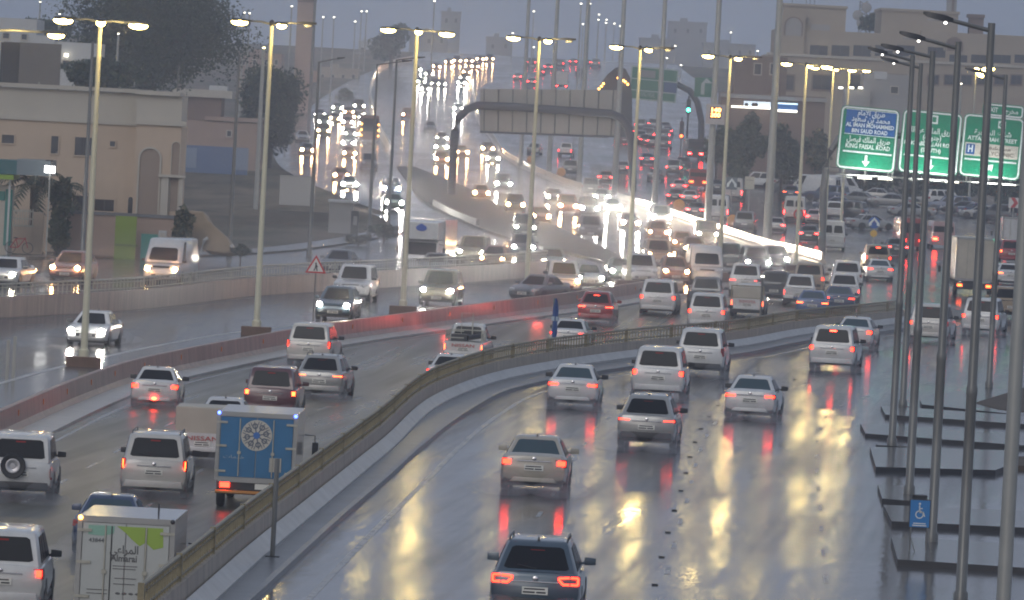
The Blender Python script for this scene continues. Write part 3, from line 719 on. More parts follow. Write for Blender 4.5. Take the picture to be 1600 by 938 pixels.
for a in [
 (1263,380,'sedan','dark','af','dark saloon with two red lamps between the pale masts, right of the barrier'),
 (1300,392,'van','white','a','white van with a small square rear window beyond the barrier nose'),
 (1303,344,'pickup','white','af','white pickup with a blaze of red lamps in the right-hand queue'),
 (1240,347,'van','pearl','af','tall white van in front of the round red-ringed sign'),
 (1272,352,'sedan','pink','af','pinkish saloon glowing red between the white van and the pickup'),
 (1235,312,'sedan','darkblue','ag','dark blue saloon with two orange lamps beside the parked row'),
 (1211,366,'sedan','silver','af','pale saloon with one red lamp just right of the thickest mast'),
 (1085,341,'sedan','dark','af','dark saloon with wide red lamps near the left orange disc'),
 (1120,346,'van','white','af','white van with red corner lamps between the two orange discs'),
 (1162,364,'suv','grey','a','unlit grey four-wheel-drive behind the right orange disc'),
 (1144,314,'van','pearl','af','pale van under the white arrow sign'),
 (1060,302,'sedan','pink','af','saloon with a pale pink rear in the middle of the junction'),
 (1054,318,'sedan','black','af','black saloon with one strong red lamp at the junction'),
 (1076,320,'sedan','silver','af','silver saloon right of the black one at the junction'),
 (1120,302,'sedan','dark','af','dark saloon seen between two pale masts at the junction'),
 (1052,274,'suv','grey','af','grey four-wheel-drive with round red lamps crossing the junction'),
 (1066,266,'cross','dark','a','unlit dark crossover touching the grey four-wheel-drive at the junction'),
 (1022,284,'sedan','grey','a','faint grey saloon left of the junction'),
 (1010,258,'sedan','darkblue','af','small dark saloon with a magenta lamp under the gantry leg'),
 (972,272,'sedan','grey','af','grey saloon with a single red lamp behind the first pale mast of the junction'),
 (922,306,'suv','grey','a','unlit grey estate just above the lit barrier'),
 (890,275,'suv','grey','a','faint unlit vehicle on the wet slope above the lit barrier'),
 (945,288,'sedan','brown','af','brownish saloon with two small red lamps beyond the lit barrier'),
 (882,245,'pickup','white','af','white-topped pickup with doubled red lamps on the slope under the sign panel'),
 (833,242,'sedan','grey','a','grey saloon at the foot of the sign panel'),
]: fcar(*a)
# far up the hill, driving away
for i,a in enumerate([
 (830,104,'suv','dark','af','dark vehicle with red lamps near the crest, leftmost of the far outbound ones'),
 (856,110,'sedan','grey','af','small red-lamped saloon left of the white box truck on the hill'),
 (874,106,'suv','dark','af','dark vehicle straight above the white box truck on the hill'),
 (895,102,'sedan','grey','af','tiny red-lamped saloon right of the white box truck on the hill'),
 (917,103,'sedan','grey','af','tiny saloon with one pink lamp left of the bright orange pair at the crest'),
 (930,105,'suv','grey','ag','vehicle with a bright orange lamp at the crest'),
 (808,126,'sedan','silver','af','silver saloon with two magenta lamps at the left of the outbound hill'),
 (830,134,'sedan','grey','af','grey saloon with one pale lamp below the silver one on the hill'),
 (822,148,'sedan','dark','af','dark saloon just above the top edge of the sign panel'),
 (843,118,'sedan','grey','af','faint saloon beside the first yellow lamp column on the hill'),
 (905,118,'sedan','dark','a','dark unlit saloon right of the white box truck on the hill'),
]): fcar(*a,lod=True)
# red queue at the lights
rq=[(968,214),(983,209),(986,219),(1000,200),(1007,206),(1020,197),(1022,205),(1012,215),(1001,217),(1014,210),(1027,212),(1038,201),(1041,208),(1036,216),(1008,223),(1019,225),(1036,228),(975,222),(996,208)]
QO='leftmost second third fourth fifth sixth seventh eighth ninth tenth eleventh twelfth thirteenth fourteenth fifteenth sixteenth seventeenth eighteenth rightmost'.split()
QX=sorted(range(len(rq)),key=lambda i:rq[i][0])
QL=[QO[QX.index(i)] for i in range(len(rq))]
for i,(x,y) in enumerate(rq):
    fcar(x,y+5,random.choice(['sedan','cross','suv']),random.choice(['dark','grey','maroon','black']),'af',QL[i]+' (from the left) dark red-lamped car queueing at the far junction',group='cars queueing with red lamps at the far junction',lod=True)
# ---- oncoming
ocar=lambda *a,**k:car(*a,lay='o',**k)
ocar(133,542,'sedan','white','oz','white saloon with glaring headlamps alone beside the nearest median lamp')
ocar(519,503,'cross','steelblue','oh','dark blue crossover with headlamps on, passing the warning triangle')
ocar(546,472,'suv','white','o','white four-wheel-drive following the dark blue crossover',style='suv')
ocar(681,480,'suv','gold','oz','dark bronze four-wheel-drive with both headlamps on, between two median lamps')
ocar(815,472,'sedan','grey','o','unlit grey saloon turned sideways behind the fourth median lamp',yaw=24)
ocar(882,462,'suv','white','ow','white four-wheel-drive with two small orange lamps, left of the red crossover')
ocar(922,452,'sedan','silver','oz','silver saloon with a blinding lamp straight above the red crossover')
ocar(973,441,'sedan','green','oz','greenish saloon with both headlamps on, above the gap before the white four-wheel-drive')
ocar(865,424,'sedan','green','oh','dull green saloon with headlamps on by the traffic island tip')
ocar(734,414,'suv','gold','oh','bronze four-wheel-drive with headlamps on behind the end of the wall railing')
ocar(768,420,'sedan','brown','ow','brownish saloon with orange headlamps behind the railing end')
ocar(1030,418,'suv','tan','ow','tan four-wheel-drive with one orange lamp above the white four-wheel-drive')
ocar(1056,444,'cross','brown','ow','brown crossover with two warm headlamps above the white off-roader')
ocar(1104,446,'van','white','o','white van without lamps left of the sixth median lamp')
ocar(1141,424,'suv','green','o','grey-green four-wheel-drive without lamps beside the sixth median lamp')
ocar(1184,430,'suv','grey','oz','grey four-wheel-drive with one glaring lamp close to the lit barrier')
ocar(1214,422,'cross','grey','oz','grey crossover nearest the tip of the lit barrier')
ocar(1004,446,'suv','white','o','white estate whose roof shows behind the white four-wheel-drive')
for a in [
 (817,404,'cross','dark','oz','dark crossover with two big round glaring lamps beside the island'),
 (820,372,'suv','dark','oh','dark four-wheel-drive in the crush of headlamps behind the fourth median lamp',),
 (805,334,'pickup','dark','ow','dark pickup facing the camera, just above the crush of headlamps'),
 (752,312,'sedan','brown','ow','brown saloon with orange headlamps on the island side'),
 (786,300,'suv','grey','oz','grey four-wheel-drive with white lamps at the start of the lit barrier'),
 (845,350,'sedan','maroon','ow','maroon saloon right of the dark four-wheel-drive in the crush'),
 (923,374,'suv','grey','o','unlit grey four-wheel-drive alone on the white glare of the wet road'),
 (887,336,'suv','brown','ow','brownish four-wheel-drive with an orange lamp, middle of the packed row'),
 (866,318,'sedan','dark','oh','dark saloon with one white lamp, left end of the packed row'),
 (921,340,'suv','dark','oz','dark four-wheel-drive with twin white lamps in the packed row'),
 (958,334,'sedan','white','oz','white saloon dissolved in glare against the lit barrier'),
 (940,318,'sedan','grey','oz','grey saloon at the back of the packed row by the barrier'),
 (985,360,'sedan','brown','oz','saloon with round warm lamps before the fifth median lamp'),
 (1033,354,'suv','silver','oz','silver four-wheel-drive with big white lamps hard against the lit barrier'),
 (1028,378,'cross','brown','ow','brown crossover with two orange lamps below the silver four-wheel-drive'),
 (1067,392,'sedan','brown','ow','low brown saloon with one strong orange lamp near the lit barrier'),
 (1105,382,'suv','gold','oz','bronze four-wheel-drive in the outer lane under the right orange disc'),
 (1085,402,'sedan','dark','ow','dark saloon following the low brown one by the barrier'),
 (770,256,'sedan','silver','oh','silver saloon with white lamps passing behind the gantry arch'),
 (762,240,'sedan','dark','ow','dark saloon with one orange lamp behind the gantry arch'),
 (690,259,'cross','brown','ow','brown crossover with orange lamps above the traffic island'),
 (689,240,'suv','green','oz','dull green four-wheel-drive with white lamps above the brown crossover'),
 (690,224,'sedan','dark','oh','dark saloon at the back of the trio left of the arch leg'),
 (722,246,'sedan','brown','ow','brown saloon just right of the arch leg'),
 (637,188,'suv','maroon','ow','maroon four-wheel-drive with long orange reflections near the third median lamp'),
 (672,206,'sedan','grey','o','unlit grey saloon between the maroon four-wheel-drive and the arch'),
 (716,176,'sedan','dark','oz','dark saloon with long white reflections at the top of the arch'),
]: fcar(*a,yaw=-2)
crest=[(721,136,'cross','dark','oz'),(725,129,'suv','dark','oh'),(729,118,'sedan','brown','ow'),(714,101,'suv','dark','ow'),(733,100,'sedan','brown','ow'),(750,97,'sedan','dark','ow'),(765,98,'suv','dark','ow'),(652,114,'sedan','silver','oz'),(682,109,'sedan','maroon','ow'),(670,121,'sedan','dark','oh'),(679,138,'suv','dark','oh'),(664,145,'sedan','dark','oz'),(690,137,'sedan','dark','oh'),(701,102,'sedan','dark','ow'),(742,110,'cross','dark','ow'),(658,133,'sedan','dark','oh')]
cl=['dark crossover with twin white lamps, lowest of the left-centre group on the hill crest','dark vehicle directly above the dark crossover on the hill','brown saloon with warm lamps under the crest','dark four-wheel-drive with yellow lamps at the very crest','brown saloon with orange lamps at the crest, second from the left of the orange row','saloon with a fierce orange lamp at the crest, third of the orange row','four-wheel-drive with the brightest orange lamps at the crest','silver saloon with white lamps touching the third median lamp','maroon saloon with pinkish lamps right of the third median lamp','dark saloon behind the silver one near the third median lamp','dark four-wheel-drive in the tangle of lamps right of the third median lamp','dark saloon lowest in the tangle of lamps right of the third median lamp','dark saloon at the right end of the tangle near the third median lamp','small dark saloon left end of the crest row','crossover with warm lamps just below the orange crest row','dark saloon left in the tangle against the third median lamp']
for a,l in zip(crest,cl): fcar(*a,l,lod=True,yaw=-1)
# ---- left side road, oncoming
for a in [
 (100,442,'cross','brown','ow','brown crossover with warm headlamps on the side road before the beige building'),
 (250,445,'van','white','ow','white high-roof van on the side road before the green hoarding'),
 (-2,448,'sedan','white','oh','white saloon cut by the left edge on the side road'),
 (521,430,'sedan','dark','o','dark saloon showing only its glass above the railing near the warning triangle'),
 (672,434,'sedan','steelblue','o','blue-grey saloon in front of the white box truck'),
]: fcar(*a,yaw=8)
for a in [
 (611,308,'suv','darkblue','oz','dark vehicle with a blinding blue-white glare on the far side road'),
 (616,328,'sedan','green','oz','dark green saloon in the glare of the vehicle behind it on the far side road'),
 (546,298,'sedan','white','oz','white saloon with headlamps on above the small grey hut'),
 (533,284,'sedan','brown','ow','brown saloon with pink-orange lamps above the white saloon over the hut'),
 (577,266,'suv','grey','o','unlit grey four-wheel-drive beside the dark roadside poles'),
 (546,248,'sedan','brown','ow','brown saloon with two small orange lamps on the far side road'),
 (544,234,'suv','grey','oz','grey four-wheel-drive with blazing lamps in the side road column'),
 (547,217,'sedan','dark','oh','dark saloon with one white lamp, back of the side road column'),
 (480,243,'sedan','dark','ow','dark saloon with orange lamps next to the big dark tree'),
 (473,222,'sedan','silver','o','silver saloon without lamps next to the big dark tree'),
 (505,214,'suv','green','ow','dull green four-wheel-drive with low warm lamps near the roadside pole'),
 (506,200,'suv','green','oh','dull green vehicle with cool lamps behind the other green one'),
 (500,186,'sedan','grey','oz','grey saloon with a star-like lamp by the roadside pole'),
 (523,192,'sedan','silver','ow','silver saloon with pink lamps mid column on the far side road'),
 (543,198,'sedan','brown','oz','brown saloon with stacked white lamps mid column on the far side road'),
 (527,175,'sedan','grey','oh','small grey saloon at the top left of the side road column'),
 (545,182,'sedan','brown','ow','brown saloon near the amber-lamped bus'),
 (561,174,'suv','dark','oh','dark vehicle at the top of the side road column'),
 (560,190,'sedan','dark','ow','dark saloon beside the amber-lamped bus'),
]: fcar(*a,yaw=-4,lod=True)
# parked cars along the far right
pk=[(1353,345,'suv','dark'),(1389,338,'sedan','silver'),(1342,332,'sedan','darkblue'),(1270,306,'van','white'),(1309,310,'van','white'),(1425,326,'sedan','grey'),(1462,340,'sedan','tan'),(1500,338,'sedan','darkblue'),(1519,335,'suv','darkblue'),(1540,338,'sedan','dark'),(1570,345,'sedan','silver'),(1596,350,'suv','dark'),(1200,300,'sedan','grey'),(1215,296,'suv','white'),(1400,316,'sedan','silver'),(1445,322,'suv','white'),(1488,324,'sedan','silver'),(1325,318,'suv','darkblue'),(1372,322,'sedan','grey'),(1325,358,'sedan','silver')]
pl=['dark four-wheel-drive at the front of the parked rows','silver saloon broadside at the front of the parked rows','dark blue saloon behind the dark parked four-wheel-drive','white van parked by the low wall between two pale masts','second white van parked by the low wall, nearer the green signs','grey saloon parked under the first green sign','tan saloon parked under the second green sign','dark blue saloon parked behind the dark lamp posts','dark blue four-wheel-drive parked under the third green sign','dark saloon parked under the third green sign','silver saloon parked by the red chevron sign','dark four-wheel-drive parked at the right edge under the signs','grey saloon parked beside the thickest mast','white four-wheel-drive parked beside the thickest mast','silver saloon in the rear parked row under the first green sign','white four-wheel-drive in the rear parked row','silver saloon in the rear parked row behind the dark posts','dark blue four-wheel-drive in the middle of the parked rows','grey saloon between the parked rows under the first green sign','pale saloon pulling out in front of the parked rows']
for (x,y,k,c),l in zip(pk,pl): fcar(x,y,k,c,'a',l,group='cars parked beyond the road on the right',yaw=random.choice([-70,65,-80,75]),lod=True)
for a in [
 (1402,402,'sedan','dark','af','dark saloon with a red lamp left of the red bus'),
 (1580,412,'suv','red','ag','red four-wheel-drive with orange lamps right of the pale box truck'),
 (1578,446,'sedan','white','agB','white saloon with a glaring orange lamp right of the pale box truck'),
]: fcar(*a)
# ---- trucks, buses
def wheels_at(root, W_, ys, r=.42, dual=False):
    for y in ys:
        for k in (1,-1):
            o=wheel_mb(r,k*(W_/2-.03),y,k).build('wheel',M_BLACK,root,smooth=40)
            rim_mb(r,k*(W_/2-.03),y,k).build('rim',[M_RIM,M_DARK],o)
def placed(px,py,L,yaw,onc,name,label,cat,lay='s',group=None):
    p=P(px,py,lay); d=Vector((math.sin(R(yaw)),math.cos(R(yaw)),0)); c=p+d*L/2; c.z=terr(c.y)+LAY[lay](c.y)
    return empty(name,c,R(-yaw)+(math.pi if onc else 0),label,cat,group)
def box_truck(px,py,yaw,onc,label,W_=2.2,Hb=2.95,zb=1.0,L=6.6,Lb=4.4,panel=None,frame=None,lay='s',tail=M_TAIL,side=None,cabc='white'):
    root=placed(px,py,L,yaw,onc,'box_truck',label,'truck',lay); w=W_/2; h=L/2
    panel=panel or paint('white'); frame=frame or paint('silver'); side=side or panel
    y0=-h; y1=-h+Lb
    b=MB(); b.box(-w,w,y0+.06,y1,zb,Hb); cargo=b.build('cargo_box',side,root,bevel=.03)
    f=MB()
    for x0,x1,z0,z1 in((-w-.01,-w+.09,zb-.02,Hb),(w-.09,w+.01,zb-.02,Hb),(-w+.09,w-.09,Hb-.12,Hb+.005),(-w+.09,w-.09,zb-.06,zb+.07)): f.box(x0,x1,y0,y0+.09,z0,z1)
    f.build('rear_frame',frame,cargo)
    doors=[]
    for k in(-1,1):
        q=MB(); a,c=sorted((k*.012,k*(w-.11))); q.box(a,c,y0+.02,y0+.055,zb+.09,Hb-.14); d=q.build('door',panel,root,bevel=.008)
        hq=MB(); hq.tube([(k*(w*.42),y0-.005,zb+.12),(k*(w*.42),y0-.005,Hb-.18)],.018,6); hq.box(*sorted((k*w*.42-.05,k*w*.42+.05)),y0-.03,y0+.01,zb+.75,zb+.83); hq.build('lock_bar',M_STEELW,d)
        for z in(zb+.25,zb+(Hb-zb)*.5,Hb-.3):
            MB().box(*sorted((k*(w-.3),k*(w+.005))),y0-.02,y0+.015,z-.03,z+.03).build('hinge',M_STEELW,d)
        doors.append(d)
    cb=MB()
    cw=w*.93; 
    cb.loft([[(-cw,y1+.1,.55),(cw,y1+.1,.55),(cw,y1+.1,2.1),(-cw,y1+.1,2.1)],[(-cw,h-.55,.5),(cw,h-.55,.5),(cw*.93,h-.55,2.12),(-cw*.93,h-.55,2.12)],[(-cw,h-.12,.45),(cw,h-.12,.45),(cw*.9,h-.42,2.02),(-cw*.9,h-.42,2.02)],[(-cw*.96,h,.45),(cw*.96,h,.45),(cw*.96,h-.05,1.2),(-cw*.96,h-.05,1.2)]])
    cab=cb.build('cab',paint(cabc),root,smooth=35)
    ws=MB(); ws.loft([[(-cw*.86,h-.045,1.22),(cw*.86,h-.045,1.22),(cw*.82,h-.40,1.95),(-cw*.82,h-.40,1.95)],[(-cw*.86,h-.01,1.24),(cw*.86,h-.01,1.24),(cw*.82,h-.36,1.97),(-cw*.82,h-.36,1.97)]]); ws.build('windscreen',M_GLASS,root)
    for k in(-1,1):
        ms=MB(); ms.tube([(k*cw,h-.25,1.9),(k*(w+.22),h-.18,1.88),(k*(w+.24),h-.18,1.3)],.018,6); ms.box(*sorted((k*(w+.15),k*(w+.33))),h-.22,h-.14,1.3,1.68); ms.build('mirror',M_DARK,root)
        MB().ell((k*cw*.75,h-.02,.75),.12,.05,.09).build('headlight',M_HEADOFF if not onc else MATS['head_lens'],root)
        tl=MB(); tl.box(*sorted((k*w*.62,k*w*.86)),y0+.02,y0+.12,.62,.76); tl.build('taillight',[tail if not onc else M_TAILOFF],root)
        mk=MB(); mk.ell((k*(w-.05),y0-.02,Hb-.04),.05,.04,.05); mk.build('marker_lamp',M_DARK,root)
    ch=MB(); ch.box(-w*.45,w*.45,-h+.3,h-.4,.5,zb-.05); ch.box(-w*.95,w*.95,y0+.12,y0+.3,.56,.86); ch.box(-w*.97,w*.97,y0+.02,y0+.12,.44,.54); ch.build('chassis',M_DARK,root)
    pl=MB(); pl.box(.02,.46,y0-.0,y0+.02,.60,.76); pl.build('licence_plate',M_PLATE,root)
    wheels_at(root,W_,(-h+1.1,h-.95))
    return root,doors,dict(w=w,y0=y0,zb=zb,Hb=Hb)
M_BLUEP=pmat('truck_blue',(.025,.17,.36),.4,noise=.25,nscale=1.2); M_BLUEP2=pmat('truck_blue_faded',(.05,.14,.26),.5)
root,doors,g=box_truck(395,798,1.0,False,'blue-doored white box truck with a round flower emblem, beside the railing',W_=2.28,Hb=2.78,zb=.84,panel=M_BLUEP,lay='m',side=paint('silver'))
for o in root.children:
    if o.name.startswith('marker_lamp'): o.material_slots[0].link='OBJECT'; o.material_slots[0].material=M_BLUEL
    if o.name.startswith('taillight') and o.data.vertices[0].co.x>0: o.material_slots[0].link='OBJECT'; o.material_slots[0].material=M_TAILOFF
def disc(mb,cx,cz,r,y,t,n=28,mi=0,ri=0):
    if ri: mb.loft([[(cx+q*math.cos(2*math.pi*i/n),yy,cz+q*math.sin(2*math.pi*i/n)) for i in range(n)] for q,yy in((ri,y),(r,y),(r,y-t),(ri,y-t),(ri,y))],mi,caps=False)
    else: mb.loft([[(cx+r*math.cos(2*math.pi*i/n),yy,cz+r*math.sin(2*math.pi*i/n)) for i in range(n)] for yy in(y,y-t)],mi)
y0=g['y0']; em=MB(); disc(em,.0,2.14,.44,y0+.02,.014,32,0)
for i in range(8):
    a=2*math.pi*i/8+.2; c,s_=math.cos(a),math.sin(a); disc(em,.27*c,2.14+.27*s_,.085,y0+.006,.008,12,1,.045)
    em.prism([(.09,-.018),(.40,-.012),(.40,.012),(.09,.018)],.008,lambda u,v,w_,c=c,s_=s_:(u*c-v*s_,y0+.006-w_,2.14+u*s_+v*c),1)
    for dd in(-.3,.3):
        c2,s2=math.cos(a+dd),math.sin(a+dd); em.prism([(.30,-.012),(.40,-.03),(.41,-.01),(.31,.012)],.008,lambda u,v,w_,c2=c2,s2=s2:(u*c2-v*s2,y0+.006-w_,2.14+u*s2+v*c2),1)
disc(em,0,2.14,.10,y0+.006,.009,12,2)
em.build('emblem',[pmat('emblem_cream',(.55,.52,.45),.5),pmat('emblem_ink',(.12,.14,.18),.5),pmat('emblem_blue',(.05,.16,.45),.5)],root)
M_LET=pmat('pale_lettering',(.4,.47,.52),.5)
text('lettering','القافلة' if False else arabic('خدمات'),.13,M_LET,root,(-.62,y0+.012,1.50),width=.6)
text('lettering','EXPRESS',.12,M_LET,root,(-.62,y0+.012,1.86),width=.6) if False else None
lp=MB(); lp.box(.40,.74,y0+.0,y0+.018,1.12,1.52); lp.build('notice_panel',pmat('notice_cream',(.42,.40,.35),.6),root)
MB().tube([(-g['w']*.97,y0+.0,.50),(g['w']*.97,y0+.0,.50)],.05,6).build('rear_bar',pmat('orange_bar',(.55,.24,.06),.4),root)
# milk truck
M_MILK=pmat('milk_panel',(.50,.52,.50),.35,noise=.12,nscale=1)
root,doors,g=box_truck(188,1012,1.2,False,'white dairy delivery truck with green leaf graphics at the bottom left',W_=2.05,Hb=2.75,zb=.8,Lb=3.7,L=5.6,panel=M_MILK,lay='m',side=paint('silver'))
y0=g['y0']; w=g['w']
gr=MB(); gr.prism([(-.20,2.56),(.78,2.56),(.80,2.16),(.60,2.10),(.42,2.24),(.30,2.16),(.12,2.30),(0,2.42)],.006,lambda u,v,t:(u,y0+.018-t,v)); gr.build('leaf_graphic',pmat('leaf_green',(.30,.44,.06),.45),root)
gr=MB(); gr.prism([(-.80,2.56),(-.24,2.56),(-.26,2.40),(-.5,2.34),(-.8,2.36)],.006,lambda u,v,t:(u,y0+.018-t,v)); gr.build('leaf_graphic',pmat('mint_green',(.25,.46,.36),.45),root)
M_INK=pmat('ink_dark',(.05,.06,.07),.6)
text('number','43844',.13,M_INK,root,(-.62,y0+.010,2.24),width=.32)
text('lettering',arabic('المراعي'),.24,pmat('ink_grey',(.12,.12,.12),.6),root,(-.02,y0+.010,2.06),width=.60,bold=.004)
text('lettering','Almarai',.20,MATS['ink_grey'],root,(-.02,y0+.010,1.88),width=.56,bold=.004)
ln=MB()
for z,a,b in((1.72,-.25,.27),(1.66,-.25,.24),(1.46,-.2,.26),(1.34,-.22,.24),(1.2,-.78,-.34),(1.12,-.78,-.34)): ln.box(a,b,y0+.008,y0+.016,z-.008,z+.008)
for i in range(4): ln.ell((-.12+i*.14,y0+.012,1.14),.055,.006,.025)
ln.build('small_print',MATS['ink_grey'],root)
for x in(-.30,.42): MB().box(x-.012,x+.012,y0+.0,y0+.02,.92,2.56).build('door_seam',M_BLACK,root)
for o in root.children:
    if o.name.startswith('marker_lamp') and o.data.vertices[0].co.x<0: o.material_slots[0].link='OBJECT'; o.material_slots[0].material=M_AMBER
MB().tube([(.55,y0+1.6,2.72),(.55,y0+1.6,2.98)],.02,6).build('antenna',M_DARK,root)
# cream box truck behind the dark posts, white one beyond it, oncoming box truck, hill truck
M_CREAM=pmat('truck_cream',(.50,.46,.38),.4,noise=.2,nscale=1)
rt,_,g=box_truck(1521,464,-2,False,'tall cream box truck behind the dark lamp posts, orange tail lamps',W_=2.45,Hb=3.7,zb=1.05,Lb=5.5,L=7.8,panel=M_CREAM,tail=M_TAILO)
for o in rt.children:
    if o.name.startswith('marker_lamp') and o.data.vertices[0].co.x>0: o.material_slots[0].link='OBJECT'; o.material_slots[0].material=M_GREENL
box_truck(1585,396,-2,False,'white box truck between the cream truck and the chevron sign',W_=2.2,Hb=3.0,panel=paint('white'))
rt,_,g=box_truck(655,430,8,True,'white box truck with a blue crest above its windscreen, on the side road',W_=2.35,Hb=3.35,Lb=4.6,cabc='white')
rt2=MB(); rt2.ell((0,3.36,2.85),.34,.02,.20); rt2.prism([(-.22,2.9),(.22,2.9),(.12,3.05),(0,3.12),(-.12,3.05)],.02,lambda u,v,t:(u,3.36+t,v)); 
air=MB(); air.loft([[(-1.05,1.2,2.15),(1.05,1.2,2.15),(1.05,1.2,3.3),(-1.05,1.2,3.3)],[(-1.02,3.3,2.15),(1.02,3.3,2.15),(1.02,3.3,3.2),(-1.02,3.3,3.2)]]); 
nose=air.build('roof_fairing',paint('white'),rt,bevel=.05); rt2.build('crest_emblem',pmat('crest_blue',(.06,.12,.45),.5),rt)
MB().ell((-.85,3.4,.75),.1,.06,.07).build('indicator',M_AMBER,rt)
box_truck(877,141,0,False,'white box truck with two red lamps climbing the hill',W_=2.4,Hb=3.6,zb=1.0,panel=paint('pearl'),tail=M_TAILF)
def bus(px,py,yaw,onc,label,W_,H_,L,col,lamp,kind='bus'):
    root=placed(px,py,L,yaw,onc,'minibus' if L<8 else 'bus',label,'bus'); w=W_/2; h=L/2
    b=MB(); b.loft([[(x,y,z) for x,z in((-w*q,.35),(w*q,.35),(w*q,1.4),(w*.97*q,H_-.15),(w*.85*q,H_),(-w*.85*q,H_),(-w*.97*q,H_-.15),(-w*q,1.4))] for y,q in((-h,.96),(-h+.1,1),(h-.2,1),(h,.95))]); b.build('body',paint(col),root,smooth=35)
    e = h if onc else -h
    s=1 if onc else -1
    g_=MB(); g_.box(-w*.85,w*.85,min(e,e+s*.02),max(e,e+s*.02),1.45,H_-.4); g_.build('windscreen' if onc else 'rear_window',M_GLASS,root)
    for k in(-1,1):
        MB().box(*sorted((k*(w-.02),k*(w+.012))),-h+.5,h-.6,1.45,H_-.45).build('side_window',M_GLASS,root)
        q=MB()
        if onc:
            for i in range(3): q.ell((k*w*.9,e+.02,.9+i*.75),.13,.05,.13)
        else: q.box(*sorted((k*w*.5,k*w*.92)),e-.04,e,.75,.95)
        q.build('side_lamp' if onc else 'taillight',lamp,root)
    wheels_at(root,W_,(-h+1.3,h-1.2)); return root
bus(1425,392,-2,False,'dark red minibus with wide lit lamps between the dark posts',2.2,2.7,6.5,'red',M_BRAKE)
bus(1473,390,-2,False,'white ambulance-like van with red lamps high and low',1.95,2.35,5.4,'pink',M_BRAKE)
bus(577,224,-4,True,'dark coach with a column of amber lamps at the head of the side road',2.5,3.6,11,'brown',M_AMBER)
bus(1086,251,-5,False,'dark round-backed van with a strip of red lights at the junction',2.2,2.8,6,'black',M_TAILF)
bus(1090,297,0,False,'red fire engine glowing at the junction',2.1,2.3,5.5,'red',M_TAILO)
# extras on pickups: cages, frames, lettering
def local(root): return root
M_REDL=pmat('red_lettering',(.5,.05,.04),.5)
def tailgate(root,word,w=1.0):
    text('lettering',word,.20,M_REDL,root,(0,-2.675,.86),width=w,ext=.01)
tailgate(PU1,'NISSAN'); tailgate(PU2,'NISSAN'); tailgate(PU3,'DATSUN' if False else 'TOYOTA',.9)
cg=MB()
for x in(-.8,.8):
    for y in(-2.5,-1.6,-.7): cg.tube([(x,y,1.0),(x,y,1.5)],.03,6)
    for z in(1.2,1.5): cg.tube([(x,-2.5,z),(x,-.7,z)],.025,6)
for z in(1.2,1.5,): cg.tube([(-.8,-2.5,z),(.0,-2.5,z)],.025,6); cg.tube([(-.8,-.7,z),(.8,-.7,z)],.025,6)
cg.tube([(-.3,-.7,1.0),(-.3,-.7,2.25),(.2,-.7,2.25),(.2,-.7,1.0)],.03,6)
cg.build('load_cage',M_STEELW,PU1)
lo=MB(); lo.box(-.6,.1,-2.2,-1.2,1.0,1.35); lo.tube([(.1,-2.0,1.2),(.7,-1.4,1.3)],.12,8); lo.build('cargo',M_DARK,PU1)
cv=MB(); cv.box(-.88,.88,-2.64,-.5,1.0,1.86); cv.build('load_cover',M_CREAM,PU2,bevel=.04)
cg=MB()
for x in(-.85,.85): cg.tube([(x,-2.6,.9),(x,-2.6,1.72)],.04,6)
for z in(1.04,1.70): cg.tube([(-.85,-2.6,z),(.85,-2.6,z)],.035,6)
cg.build('load_frame',M_STEEL,PU3); MB().box(-.78,.78,-2.58,-.7,1.06,1.62).build('load_cover',M_CREAM,PU3)
